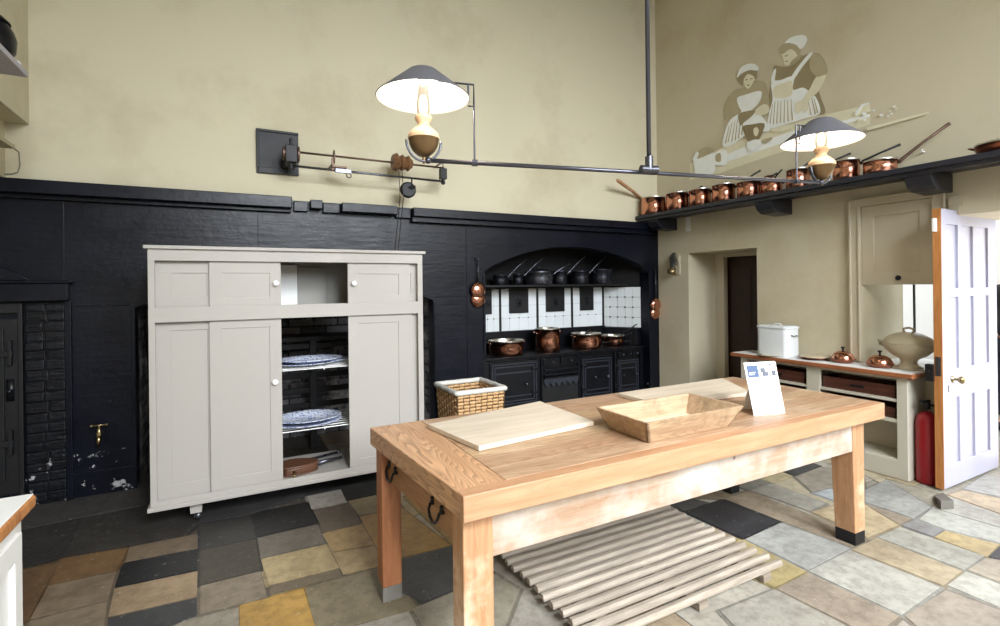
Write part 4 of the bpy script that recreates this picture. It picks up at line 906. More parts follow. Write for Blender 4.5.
# ================================================================ HANGING LAMPS
RC = Vector((2.0, 2.04, 2.128))
LB = Vector((.885, 2.35, 2.128)); RB = Vector((3.23, 1.85, 2.128))
t = thing('gas_pendant_pipe', 'black ceiling pipe with horizontal bar carrying two shaded lamps', 'light fitting', RC)
MB().tube([RC, Vector((RC.x, RC.y, ZC))], .0125, 12).build('drop_pipe', 'pipe', t, 0, True)
d = (RB-LB).normalized()
MB().tube([LB-d*.03, RB+d*.02], .0115, 12).build('cross_bar', 'pipe', t, 0, True)
MB().tube([RC-d*.05, RC+d*.05], .022, 14).tube([RC-Vector((0, 0, .005)), RC+Vector((0, 0, .07))], .022, 14).build('pipe_coupling', 'pipe', t, 0, 'auto')
for q in (LB-d*.035, RB+d*.02): MB().sphere(q, .017).build('end_knuckle', 'pipe', t, 0, 'auto')
def lamp(end, out, arm_at, side, lab, zs, gap):
    # end: bar end, lamp stands just over it
    c = end+out*gap
    t = thing('shaded_lamp', lab, 'lamp', c+Vector((0, 0, .01)), 'pair of shaded lamps on the hanging bar' if False else None)
    b = MB(); n = 14; e = Vector((out.x, out.y, 0)).normalized()
    b.tube([c+e*(.085*math.cos(a))+Vector((0, 0, .095+.10*math.sin(a))) for a in [PI+PI*i/n for i in range(n+1)]], .006, 8, True, 1.5)
    b.build('cradle', 'steel', t, 0, True)
    z = c+Vector((0, 0, .0))
    b = MB(); b.lathe([(0, .02), (.03, .022), (.055, .045), (.07, .075), (.074, .10), (.076, .103)], z, 28); b.lathe([(0, -.02), (.008, -.015), (.008, .03), (0, .03)], z, 10); b.build('lower_font', 'bronze', t, 0, True)
    b = MB(); b.lathe([(.076, .103), (.078, .112), (.07, .13), (.05, .15), (.032, .165), (.028, .18), (.04, .195), (.042, .21), (.03, .222), (0, .222)], z, 28); b.build('upper_font', 'lampfont', t, 0, True)
    b = MB(); b.lathe([(.026, .222), (.034, .25), (.032, .30), (.026, .34), (.024, zs+.09), (.022, zs+.09), (.024, .34), (.030, .30), (.032, .25), (.024, .222)], z, 24); b.build('glass_chimney', 'glass', t, 0, True)
    b = MB(); b.lathe([(0, .225), (.017, .235), (.021, .26), (.02, .29), (.012, .315), (0, .32)], z, 20); o = b.build('mantle', 'flame', t, 0, True); o['label'] = 'glowing white mantle'
    b = MB(); b.lathe([(.226, zs-.001), (.228, zs+.002), (.07, zs+.132), (.06, zs+.137), (.03, zs+.14)], z, 48); sh = b.build('shade', 'shade', t, 0, 'auto')
    b = MB(); b.lathe([(.225, zs-.001), (.069, zs+.127), (.06, zs+.131), (.03, zs+.135)], z, 48); o = b.build('shade_lining', 'shadein', sh, 0, 'auto'); o['label'] = 'white enamel inside of the shade'
    b = MB(); b.lathe([(.03, zs+.132), (.034, zs+.135), (.034, zs+.147), (.024, zs+.147), (.024, zs+.132)], z, 24); b.build('shade_collar', 'tin', t, 0, True)
    # shade carrier arm
    p = end+side*arm_at; up = c.z+zs
    b = MB(); b.tube([p, Vector((p.x, p.y, up-.02))], .005, 8).tube([p+side*-.014, p+side*.014], .017, 10)
    h1 = Vector((p.x, p.y, up+.0)); h2 = Vector((p.x, p.y, up+.09))
    b.tube([h1-side*.03+Vector((0, 0, -.02)), h1+Vector((0, 0, -.02)), h2, Vector((c.x, c.y, h2.z))+side*.07], .0055, 8)
    b.tube([h2-side*.028, h1-side*.028+Vector((0, 0, .0))], .0055, 8)
    b.build('shade_carrier', 'pipe', t)
    L = bpy.data.lights.new('mantle_light', 'POINT'); L.energy = 75; L.color = (1, .86, .70); L.shadow_soft_size = .03
    lo = bpy.data.objects.new('mantle_light', L); C.objects.link(lo); lo.location = z+Vector((0, 0, zs+.08)); 
    return t
lamp(LB, -d, .2, d, 'shaded lamp hanging at the end of the bar by the spit jack pulleys', .305, .055)
lamp(RB, d, .17, -d, 'shaded lamp hanging at the bar end in front of the copper shelf', .255, .025)

# ================================================================ BIG TABLE
t = thing('scrubbed_pine_table', 'large scrubbed pine kitchen table in the middle of the room', 'table', (1.97, 2.03, 0))
X0, X1, Y0, Y1, ZT = .625, 3.30, 1.535, 2.535, .806
b = MB(); n = 7; ys = [1.60+(Y1-1.60)*i/n for i in range(n+1)]
tn = [(.98, .93, .88), (.90, .80, .72), (1.0, .97, .86), (.86, .74, .64), (1.0, .96, .82), (.88, .78, .70), (.97, .92, .88)]
for i in range(n): b.tint(tn[i]).box(.858, X1, ys[i]+.0008, ys[i+1]-.0008, .75, ZT)
b.build('top_planks', 'oak', t, .001)
MB().hexa([(.664, Y0+.004, .722), (.856, Y0+.004, .722), (.856, Y1, .722), (.592, Y1, .722), (.664, Y0+.004, ZT), (.856, Y0+.004, ZT), (.856, Y1, ZT), (.592, Y1, ZT)]).build('breadboard_end', 'breadend', t, .003)
MB().box(.663, X1, Y0, 1.598, .718, ZT+.0012).build('front_edge_board', 'tableedge', t, .004)
b = MB(); b.box(.64, X1, Y1-.05, Y1-.001, .72, .75).box(X1-.05, X1, Y0+.06, Y1, .72, .75); b.build('top_frame', 'tableedge', t)
MB().box(.80, 3.20, 1.605, 1.635, .54, .718).build('front_apron', 'apron', t, .003)
MB().box(.74, 3.22, 2.45, 2.475, .56, .718).build('rear_apron', 'apron', t, .002)
MB().box(3.17, 3.20, 1.67, 2.42, .56, .718).build('end_apron', 'drawerfront', t, .002)
o = MB().hexa([(.705, 1.66, .575), (.73, 1.66, .575), (.67, 2.46, .575), (.645, 2.46, .575), (.705, 1.66, .715), (.73, 1.66, .715), (.67, 2.46, .715), (.645, 2.46, .715)]).build('drawer', 'drawerfront', t, .003)
MB().box(.700, .725, 1.625, 1.665, .56, .72).build('end_block', 'apron', t, .003)
for yh in (2.33, 1.84):
    b = MB(); xo = .705-(yh-1.66)*.075-.665
    for s in (-.05, .05): b.sphere((.655, yh+s, .655), .010, (.8, 1, 1.2)); b.sphere((.656, yh+s, .672), .008); b.tube([(.665, yh+s, .65), (.648, yh+s, .65)], .007)
    b.tube([(.648, yh-.05, .652), (.640, yh-.05, .63), (.638, yh-.03, .608), (.637, yh, .60), (.638, yh+.03, .608), (.640, yh+.05, .63), (.648, yh+.05, .652)], .006, 8)
    for v in b.bm.verts: v.co.x += xo
    b.build('drop_handle', 'irondark', o, 0, True)
def leg(x0, x1, y0, y1, mat, foot, tx=0, ty=0):
    b = MB(); zt = .72; zf = .0
    kx, ky = .02, .02
    a = [(x0+(kx if tx > 0 else 0), y0+(ky if ty > 0 else 0)), (x1-(kx if tx < 0 else 0), y0+(ky if ty > 0 else 0)), (x1-(kx if tx < 0 else 0), y1-(ky if ty < 0 else 0)), (x0+(kx if tx > 0 else 0), y1-(ky if ty < 0 else 0))]
    c = [(x0, y0), (x1, y0), (x1, y1), (x0, y1)]
    def at(z): return [(a[i][0]+(c[i][0]-a[i][0])*z/zt, a[i][1]+(c[i][1]-a[i][1])*z/zt) for i in range(4)]
    m = at(.07); b.hexa([(*p, .07) for p in m]+[(*p, zt) for p in c]); o = b.build('leg', mat, t, .005)
    b = MB(); b.hexa([(*p, 0) for p in a]+[(*p, .0705) for p in m]); q = b.build('foot', foot, o, .004); q['label'] = 'grey worn foot of the table leg'
leg(.688, .805, 1.60, 1.70, 'leg', 'legfoot', 0, 0)
leg(.61, .705, 2.39, 2.49, 'legdark', 'legfoot')
leg(3.09, 3.21, 1.60, 1.73, 'leg', 'irondark', 1, -1)
leg(3.10, 3.21, 2.40, 2.50, 'legdark', 'irondark', 1, 1)

# things on the table
def quad_board(name, lab, cat, pts, z, h, mat, bev=.002):
    P = [PZ(z+h, *p) for p in pts]; b = MB(); b.prism([(p.x, p.y) for p in P], 2, z, z+h); return tag(b.build(name, mat, None, bev), lab, cat)
quad_board('pastry_board', 'pale wooden pastry board on the table near the drawer end', 'board', [(428, 424), (479, 446), (594, 421), (540, 401)], ZT+.0022, .022, 'board')
quad_board('pastry_board', 'pale wooden pastry board lying behind the wooden tray', 'board', [(618, 393), (657, 403), (752, 392), (722, 378)], ZT+.0022, .022, 'board')
t = thing('wooden_tray', 'rectangular old wooden tray with sloping sides on the table', 'tray', (1.87, 1.78, ZT))
bz, tz = ZT+.001, ZT+.105
bo = [(1.60, 1.655), (2.12, 1.655), (2.12, 1.92), (1.60, 1.92)]; to = [(1.548, 1.61), (2.185, 1.61), (2.185, 1.955), (1.548, 1.955)]
w = .016
def side(i, nm, mat):
    j = (i+1) % 4; cx = sum(p[0] for p in bo)/4; cy = sum(p[1] for p in bo)/4
    def ins(p, k, ax):
        q = list(p); q[ax] += w*(1 if q[ax] < (cx, cy)[ax] else -1); return tuple(q)
    ax = 1 if i % 2 == 0 else 0
    b = MB(); b.hexa([(*bo[i], bz), (*bo[j], bz), (*ins(bo[j], 0, ax), bz), (*ins(bo[i], 0, ax), bz), (*to[i], tz), (*to[j], tz), (*ins(to[j], 0, ax), tz), (*ins(to[i], 0, ax), tz)])
    b.build(nm, mat, t, .003)
side(0, 'long_side', 'traywood'); side(2, 'long_side', 'traywood'); side(1, 'end_side', 'traywood'); side(3, 'end_side', 'traywood')
MB().box(1.605, 2.115, 1.66, 1.915, bz, bz+.012).build('bottom', 'trayinside', t)
# information card
t = thing('information_card', 'white information card standing on the table with small blue pictures', 'card', (2.7, 1.72, ZT))
p0 = PZ(ZT, 754, 416); p1 = PZ(ZT, 785, 413)
e = (p1-p0); wv = e.copy(); nrm = Vector((-wv.y, wv.x, 0)).normalized()
def solve_top(px, py, base, lean):   # point of the tilted plane
    return None
hh = .29; lean = .10
top0 = p0+nrm*lean+Vector((0, 0, hh)); top1 = p1+nrm*lean+Vector((0, 0, hh))
# choose plane tops on the same rays by intersecting with the leaning plane through p0,p1
from mathutils.geometry import intersect_line_plane
pn = wv.cross(Vector((nrm.x*lean, nrm.y*lean, hh))).normalized(); O = Vector((0, 0, H))
def onc(px, py): return intersect_line_plane(O, O+Vector(ray(px, py)), p0, pn)
T0, T1 = onc(743.5, 363), onc(775, 361)
u = (T1-T0); v = (p0-T0)
pn = u.cross(v).normalized(); pn = pn if pn.y < 0 else -pn
def cardq(mb, a, b_, c, d_, off=.0012, th=.0012):   # quad in card uv coords
    def pt(s, r): return T0.lerp(T1, s).lerp(p0.lerp(p1, s), r)
    Q = [pt(a, c), pt(b_, c), pt(b_, d_), pt(a, d_)]
    mb.hexa([tuple(q+pn*(off-th)) for q in Q]+[tuple(q+pn*off) for q in Q])
b = MB(); cardq(b, 0, 1, 0, 1, .001, .002); b.build('card', 'paper', t)
b = MB(); bk = (T0+T1)/2-pn*.002; bb = (p0+p1)/2-nrm*-.13; bb.z = ZT
b.hexa([tuple(bk-u*.3-v*-.25), tuple(bk+u*.3-v*-.25), tuple(Vector((bb.x, bb.y, ZT))+u*.3), tuple(Vector((bb.x, bb.y, ZT))-u*.3)]+[tuple(q+nrm*.003) for q in (bk-u*.3-v*-.25, bk+u*.3-v*-.25, Vector((bb.x, bb.y, ZT))+u*.3, Vector((bb.x, bb.y, ZT))-u*.3)]); b.build('strut', 'paper', t)
b = MB(); cardq(b, .06, .40, .06, .29, .0022); b.build('blue_picture', 'print_blue', t)
for q in ((.47, .62, .12, .2), (.52, .70, .2, .28), (.76, .84, .04, .08), (.82, .94, .18, .28)):
    b = MB(); cardq(b, *q, .0022); b.build('grey_picture', 'print_grey', t)
b = MB()
cardq(b, .10, .30, .19, .205, .003); cardq(b, .10, .26, .225, .24, .003)
b.build('caption', 'paper', t)
b = MB()
for k in range(16):
    if k in (5, 10): continue
    cardq(b, .1, .9 if (k*7) % 5 else .62, .36+k*.036, .372+k*.036, .0022)
b.build('text_line', 'print_text', t)

# ================================================================ DUCKBOARD
t = thing('duckboard', 'slatted grey wooden duckboard on the flags under the table front', 'duckboard', (1.9, 2.1, 0))
NS = 15; yA, yB = 1.655, 2.62
for k in range(NS):
    yy = yA+(yB-yA)*k/(NS-1); x0 = 1.265-.010*(yy-1.65)/1. + random.uniform(-.008, .008); x1 = 2.495+random.uniform(-.015, .01)
    if k < 6: x1 += .005
    g = random.uniform(.84, 1.02); w = .0185; hz = .028
    pts = [(yy-w, .035), (yy+w, .035), (yy+w, .035+hz*.5), (yy+w*.55, .035+hz), (yy-w*.55, .035+hz), (yy-w, .035+hz*.5)]
    b = MB(); b.tint((g, g*.99, g*.97)); b.prism(pts, 0, x0, x1); b.build('slat', 'duck', t, .002)
for xx in (1.42, 1.9, 2.36):
    b = MB(); b.tint((.75, .72, .68)).box(xx-.03, xx+.03, yA-.03, yB+.03, 0, .0352); b.build('bearer', 'duck', t, .002)

# ================================================================ DRESSER at the right wall
t = thing('low_dresser', 'long cream low dresser with open shelves under the serving hatch', 'dresser', (4.6, 2.6, 0))
XD = 4.46; Ya, Yb = 1.925, 3.33
for y0, y1, nm in ((Yb-.03, Yb, 'side_panel'), (2.60, 2.68, 'divider'), (Ya, Ya+.02, 'side_panel')):
    MB().box(XD+.02, XR-.01, y0, y1, 0, .775).build(nm, 'dresserpaint', t, .002)
b = MB()
for y0, y1 in ((Yb-.065, Yb), (2.567, 2.68), (Ya, Ya+.07)): b.box(XD, XD+.03, y0, y1, 0, .775)
b.box(XD, XD+.03, Ya, Yb, 0, .14); b.box(XD+.005, XD+.03, Ya, Yb, .755, .775)
b.build('face_frame', 'dresserpaint', t, .003)
for z0, z1 in ((.585, .605), (.425, .45), (.125, .15)): MB().box(XD+.004, XR-.01, Ya+.02, Yb-.03, z0, z1).build('shelf', 'dresserpaint', t, .002)
MB().box(XR-.012, XR-.002, Ya, Yb, 0, .775).build('back_panel', 'creampaint', t)
b = MB(); b.box(4.42, XR-.002, 1.875, 3.42, .778, .812); o = b.build('worktop', 'worktop', t, .006); o['label'] = 'brown wooden worktop edge'
MB().box(4.435, XR-.002, 1.89, 3.40, .812, .816).build('white_covering', 'white', t)
def dtray(y0, y1, z0, z1, lab):
    q = thing('storage_tray', lab, 'tray', (4.6, (y0+y1)/2, z0))
    b = MB(); b.box(XD+.035, XD+.05, y0, y1, z0, z1).box(XR-.05, XR-.035, y0, y1, z0, z1).box(XD+.035, XR-.035, y0, y0+.012, z0, z1).box(XD+.035, XR-.035, y1-.012, y1, z0, z1).box(XD+.035, XR-.035, y0, y1, z0, z0+.01)
    b.build('box_body', 'redtray', q, .002)
    b = MB(); ym = (y0+y1)/2; b.box(XD+.030, XD+.036, ym-.05, ym+.05, z1-.055, z1-.035); b.build('grip_slot', 'irondark', q)
dtray(2.02, 2.56, .606, .70, 'dark red wooden tray on the top shelf of the dresser, hatch side')
dtray(2.72, 3.24, .606, .70, 'dark red wooden tray on the top shelf under the bread bin')
dtray(2.02, 2.56, .451, .53, 'dark red wooden tray on the second shelf of the dresser, hatch side')
dtray(2.72, 3.24, .451, .53, 'dark red wooden tray on the second shelf under the bread bin')
ZD = .817
# bread bin
t = thing('enamel_bread_bin', 'tall white enamel bread bin with lid on the dresser', 'bread bin', (4.58, 3.02, ZD))
def rrect(cx, cy, hx, hy, r, n=6):
    P = []
    for sx, sy, a0 in ((1, 1, 0), (-1, 1, PI/2), (-1, -1, PI), (1, -1, 1.5*PI)):
        for k in range(n+1): a = a0+PI/2*k/n; P.append((cx+sx*(hx-r)+r*math.cos(a), cy+sy*(hy-r)+r*math.sin(a)))
    return P
MB().prism(rrect(4.58, 3.02, .105, .155, .045), 2, ZD, ZD+.262).build('bin', 'enamel', t, .004, 'auto')
b = MB(); b.prism(rrect(4.58, 3.02, .112, .163, .05), 2, ZD+.262, ZD+.278); b.prism(rrect(4.58, 3.02, .10, .15, .045), 2, ZD+.278, ZD+.286); b.build('lid', 'enamel', t, .003, 'auto')
b = MB(); b.tube([(4.58, 3.06, ZD+.284), (4.58, 3.05, ZD+.30), (4.58, 2.99, ZD+.30), (4.58, 2.98, ZD+.284)], .005); b.build('lid_handle', 'enamel', t, 0, True)
for s in (1, -1):
    b = MB(); yy = 3.02+s*.155; b.tube([(4.55, yy, ZD+.2), (4.55, yy+s*.022, ZD+.195), (4.61, yy+s*.022, ZD+.195), (4.61, yy, ZD+.2)], .004); b.sphere((4.55, yy, ZD+.2), .009); b.build('side_handle', 'steel', t)
# dishes
q = PZ(ZD, 776, 353)
tag(MB().lathe([(0, 0), (.07, 0), (.10, .008), (.105, .012), (.07, .008), (0, .006)], (4.465+.02, 3.03, ZD), 32).build('oval_plate', 'stoneware', None, 0, True), 'small cream plate at the dresser edge in front of the bread bin', 'plate')
t = thing('copper_dish', 'flat copper dish with pale lid between the bread bin and the domed dish', 'dish', (4.62, 2.70, ZD))
MB().lathe([(0, 0), (.09, 0), (.12, .016), (.135, .02), (.132, .024), (.11, .02), (0, .008)], (4.62, 2.70, ZD), 36).build('dish', 'copperdark', t, 0, True)
MB().lathe([(.118, .022), (.11, .03), (.04, .034), (0, .034)], (4.62, 2.70, ZD), 36).build('lid', 'stoneware', t, 0, True)
def dome(x, y, r, lab):
    t = thing('domed_copper_dish', lab, 'covered dish', (x, y, ZD))
    MB().lathe([(0, 0), (r*.8, 0), (r*.95, .012), (r*1.12, .03), (r*1.1, .034), (r*.9, .03), (0, .01)], (x, y, ZD), 36).build('dish', 'copperdark', t, 0, True)
    MB().lathe([(r*.98, .03), (r*.97, .045), (r*.8, .075), (r*.45, .094), (0, .10)], (x, y, ZD), 36).build('dome_lid', 'copper', t, 0, True)
    MB().lathe([(0, .098), (.008, .10), (.007, .115), (.016, .125), (.012, .134), (0, .136)], (x, y, ZD), 16).build('finial', 'irondark', t, 0, True)
dome(4.62, 2.46, .085, 'domed copper covered dish beside the hatch frame')
dome(4.60, 2.17, .088, 'domed copper covered dish just left of the stoneware tureen')
MB_ = MB().tube([(4.60, 2.05, ZD+.03), (4.60, 1.99, ZD+.032)], .008, 8)
MB_.bm.free()
# tureen
t = thing('stoneware_tureen', 'large cream stoneware tureen on a foot in the serving hatch', 'tureen', (XR-.04, 2.03, ZD))
c = Vector((XR-.03, 2.02, ZD)); k = 1.35
MB().lathe([(0, 0), (.085, 0), (.09, .012), (.06, .03), (.05, .05), (.06, .075), (.11, .105), (.15, .145), (.165, .185), (.168, .195), (.16, .197), (.0, .19)], c, 40, None, .78, 1.05).build('bowl', 'stoneware', t, 0, True)
MB().lathe([(.170, .198), (.168, .206), (.14, .245), (.09, .275), (.04, .287), (0, .288)], c, 40, None, .78, 1.05).build('lid', 'stoneware', t, 0, True)
MB().tube([c+Vector((0, -.03, .285)), c+Vector((0, -.035, .312)), c+Vector((0, 0, .322)), c+Vector((0, .035, .312)), c+Vector((0, .03, .285))], .009, 8).build('lid_loop', 'stoneware', t, 0, True)
for s in (1, -1):
    MB().tube([c+Vector((0, s*.168, .165)), c+Vector((0, s*.205, .18)), c+Vector((0, s*.21, .205)), c+Vector((0, s*.17, .195))], .012, 8).build('handle', 'stoneware', t, 0, True)
MB().lathe([(0, 0), (.12, 0), (.14, .006), (.12, .008), (0, .006)], c-Vector((0, 0, .0)), 36, None, .8, 1).build('stand', 'stoneware', t, 0, True)
b = MB(); b.box(XR+.001, XR+D, 1.862, 2.363, .80, .815); struct('window_4', b, 'white')

# fire extinguisher
t = thing('fire_extinguisher', 'red fire extinguisher on the floor between the dresser and open door', 'fire extinguisher', (4.575, 1.845, 0))
c = Vector((4.575, 1.850, 0))
MB().lathe([(0, .0), (.066, 0), (.071, .015), (.071, .44), (.06, .50), (.025, .53), (0, .53)], c, 32).build('cylinder', 'redpaint', t, 0, True)
b = MB(); b.tube([c+Vector((0, 0, .55)), c+Vector((0, 0, .60))], .02, 12); b.hexa([tuple(c+Vector(q)) for q in ((-.09, -.012, .60), (.03, -.012, .60), (.03, .012, .60), (-.09, .012, .60), (-.10, -.01, .625), (.03, -.01, .615), (.03, .01, .615), (-.10, .01, .625))]); b.build('valve', 'irondark', t, .003)
b = MB(); b.tube([c+Vector((.02, 0, .58)), c+Vector((.05, -.03, .57)), c+Vector((.0, -.078, .45)), c+Vector((-.02, -.078, .2))], .01, 8); b.build('hose', 'irondark', t, 0, True)

# ================================================================ NEAR LEFT CABINET
t = thing('white_cabinet', 'white cabinet with worn wooden top edge in the lower left corner', 'cabinet', (-.9, 1.6, 0))
MB().box(-1.55, -.595, -.2, 2.09, 0, .815).build('body', 'white', t, .004)
o = MB().box(-1.56, -.568, -.25, 2.125, .818, .856).build('wooden_top', 'pineedge', t, .008)
MB().box(-1.55, -.574, -.24, 2.118, .856, .860).build('white_cover', 'white', t, .001)
b = MB()
for y0, y1 in ((1.5, 2.05), (.9, 1.44)):
    b.box(-.596, -.582, y0, y0+.06, .06, .77).box(-.596, -.582, y1-.06, y1, .06, .77).box(-.596, -.582, y0, y1, .06, .13).box(-.596, -.582, y0, y1, .70, .77)
b.build('door_panel_frame', 'white', t, .003)

# ================================================================ UPPER LEFT SHELF with pot
b = MB(); b.box(XL, -.965, 2.4, 3.56, 2.77, 2.80)
P0 = PY(3.56, 28, 77.7); b.bm.free()
zs_ = P0.z
t = thing('high_wall_shelf', 'white-painted shelf high on the left wall', 'shelf', (-1.1, 3.0, zs_))
MB().box(XL, P0.x, 1.8, 3.56, zs_, zs_+.03).build('shelf_board', 'shelfunder', t, .003)
b = MB(); b.prism([(XL, zs_-.18), (XL, zs_), (P0.x-.06, zs_), (P0.x-.06, zs_-.03)], 1, 2.2, 2.23); b.build('bracket', 'shelfunder', t)
q = PY(3.2, 4, 50); 
t = thing('black_kettle', 'shiny black pot on the high shelf at the left', 'pot', (-1.12, 3.08, zs_+.03))
c = Vector((-1.068, 3.38, zs_+.03))
MB().lathe([(0, 0), (.085, 0), (.105, .03), (.11, .09), (.10, .13), (.08, .165), (.075, .172)], c, 36).build('body', 'cloth_black', t, 0, True)
for m in t.children: m.data.materials[0] = M['iron']
MB().lathe([(.088, .168), (.085, .176), (.06, .2), (.02, .215), (.015, .23), (.025, .245), (0, .25)], c, 36).build('lid', 'iron', t, 0, True)
b = MB(); b.sphere((P0.x-.045, 3.50, zs_+.048), .035, (1, 1, .55)); tag(b.build('white_dish', 'knob', None, 0, True), 'small white dish on the end of the high left shelf', 'dish')
# lower corner board
P1 = PY(4.35, 15, 149)
t = thing('corner_board', 'small cream board shelf low in the left corner above the mantel', 'shelf', (-1.5, 4.2, P1.z))
MB().box(-1.62, P1.x, 3.4, 4.35, P1.z, P1.z+.025).build('board', 'oldshelf', t, .003)
b = MB(); zc = P1.z; b.tube([PY(4.69, 15, 149), PY(4.69, 19, 152), PY(4.69, 20, 165), PY(4.69, 18, 172), PY(4.69, 12, 174), PY(4.69, -3, 174)], .004, 6)
tag(b.build('wall_cable', 'cableg'), 'thin grey cable running down the back wall in the left corner', 'cable')

# ================================================================ PROJECTED PICTURE ON RIGHT WALL, projector light painted as flat coloured shapes
def dec(c, name):
    M[name] = plain(name, c, .8, 0, .12, 14); M[name].node_tree.nodes['Principled BSDF'].inputs['Alpha'].default_value = .95
dec((248, 255, 246), 'pic_white'); dec((230, 224, 196), 'pic_light'); dec((182, 170, 138), 'pic_mid'); dec((156, 142, 110), 'pic_dark'); dec((140, 126, 94), 'pic_deep')
t = thing('painted_projection', 'picture of two aproned cooks, projected light painted as flat shapes on the upper right wall', 'projected picture', (XR, 3.4, 2.5))
LV = [0]
def zp(x, y): p = PX(XR, 690+x/4.172, 20+y/4.172); return (p.y, p.z)
def shp(name, mat, pts, sm=True, label=None, k=5):
    LV[0] += 1; h = .0015+LV[0]*.00025
    P = [zp(*p) for p in pts]
    if sm: P = [(v.x, v.y) for v in crom([(a, b_, 0) for a, b_ in P], k)]
    b = MB(); b.prism(P, 0, XR-h, XR-h+.0012); o = b.build(name, mat, t)
    if label: o['label'] = label
shp('table_band', 'pic_light', [(0, 600), (0, 668), (120, 640), (400, 545), (751, 435), (751, 352), (520, 405), (160, 520)], False)
shp('table_cloth', 'pic_white', [(100, 588), (200, 540), (300, 505), (420, 468), (560, 440), (751, 392), (751, 404), (560, 458), (390, 512), (170, 586), (110, 606)], False)
# rear woman (taller)
shp('tall_cook_dress', 'pic_dark', [(352, 190), (372, 192), (395, 195), (420, 190), (470, 150), (520, 138), (548, 150), (570, 190), (572, 222), (545, 228), (530, 260), (545, 320), (565, 385), (520, 400), (420, 420), (335, 440), (325, 350), (338, 260), (345, 215)])
shp('tall_cook_apron', 'pic_white', [(340, 262), (380, 250), (432, 236), (430, 290), (470, 282), (500, 300), (530, 330), (542, 390), (480, 410), (400, 435), (330, 452), (328, 400), (345, 330)])
shp('apron_strap', 'pic_white', [(432, 250), (425, 235), (455, 190), (498, 140), (512, 142), (470, 195), (440, 240)])
shp('apron_strap', 'pic_white', [(342, 265), (340, 240), (350, 210), (360, 205), (356, 235), (352, 262)])
shp('apron_bib_shade', 'pic_light', [(352, 280), (395, 262), (425, 255), (425, 310), (390, 325), (352, 322)])
for q in ((345, 350, 334, 432), (355, 340, 348, 436), (368, 338, 362, 432), (380, 336, 378, 428), (395, 333, 393, 428), (408, 333, 410, 424), (422, 330, 428, 418), (508, 325, 524, 392), (496, 338, 505, 396), (518, 325, 534, 388)):
    shp('apron_fold', 'pic_mid', [(q[0]-.5, q[1]), (q[0]+1.5, q[1]), (q[2]+3, q[3]), (q[2]-2, q[3])], False)
shp('tall_cook_arm', 'pic_light', [(530, 235), (568, 222), (560, 260), (535, 300), (500, 335), (492, 375), (478, 388), (470, 372), (452, 392), (440, 378), (445, 345), (470, 330), (500, 290)])
shp('tall_cook_sleeve', 'pic_mid', [(510, 145), (545, 150), (568, 190), (574, 222), (548, 234), (528, 236), (500, 200)])
shp('tall_cook_face', 'pic_light', [(378, 120), (400, 100), (440, 98), (460, 115), (452, 150), (432, 172), (412, 188), (396, 186), (390, 160), (382, 142)])
shp('tall_cook_hair', 'pic_mid', [(372, 125), (385, 104), (420, 94), (455, 98), (464, 122), (454, 150), (440, 132), (420, 122), (395, 138), (380, 142)])
shp('tall_cook_eye', 'pic_deep', [(398, 150), (408, 147), (409, 150), (399, 153)])
shp('tall_cook_mouth', 'pic_dark', [(398, 172), (410, 170), (409, 174), (399, 175)])
shp('tall_cook_cap', 'pic_white', [(398, 97), (420, 75), (455, 64), (482, 66), (490, 85), (480, 108), (462, 122), (445, 105), (415, 96)])
shp('tall_cook_neck', 'pic_mid', [(420, 180), (452, 150), (472, 148), (452, 170), (430, 188)])
# front woman
shp('short_cook_dress', 'pic_mid', [(165, 320), (190, 292), (232, 280), (262, 256), (310, 256), (325, 290), (332, 350), (330, 390), (290, 410), (230, 380), (190, 400), (150, 420), (142, 380), (150, 345)])
shp('short_cook_apron', 'pic_white', [(200, 325), (240, 310), (295, 296), (300, 320), (285, 352), (262, 378), (300, 400), (328, 440), (330, 465), (250, 470), (180, 520), (138, 525), (150, 460), (175, 412), (215, 385), (205, 360)])
for q in ((178, 425, 160, 510), (190, 420, 176, 508), (200, 415, 190, 502), (213, 410, 204, 494), (225, 405, 217, 480), (166, 440, 150, 515)):
    shp('apron_fold', 'pic_mid', [(q[0]-.5, q[1]), (q[0]+1.5, q[1]), (q[2]+3, q[3]), (q[2]-2, q[3])], False)
shp('short_cook_arm', 'pic_light', [(280, 372), (310, 352), (330, 360), (330, 385), (300, 398), (276, 392)])
shp('short_cook_arm', 'pic_dark', [(205, 395), (245, 380), (275, 378), (262, 400), (225, 430), (212, 440)])
shp('short_cook_face', 'pic_light', [(222, 240), (240, 222), (268, 216), (274, 238), (262, 268), (248, 286), (236, 284), (226, 262)])
shp('short_cook_hair', 'pic_dark', [(205, 240), (225, 222), (262, 208), (282, 212), (278, 250), (268, 236), (245, 226), (228, 246), (224, 270), (212, 262)])
shp('short_cook_eye', 'pic_deep', [(233, 250), (242, 247), (243, 250), (234, 253)])
shp('short_cook_eye', 'pic_deep', [(254, 246), (264, 243), (265, 246), (255, 249)])
shp('short_cook_mouth', 'pic_dark', [(240, 272), (252, 270), (251, 274), (241, 275)])
shp('short_cook_cap', 'pic_white', [(200, 240), (208, 210), (228, 190), (262, 182), (288, 196), (284, 212), (252, 210), (222, 222)])
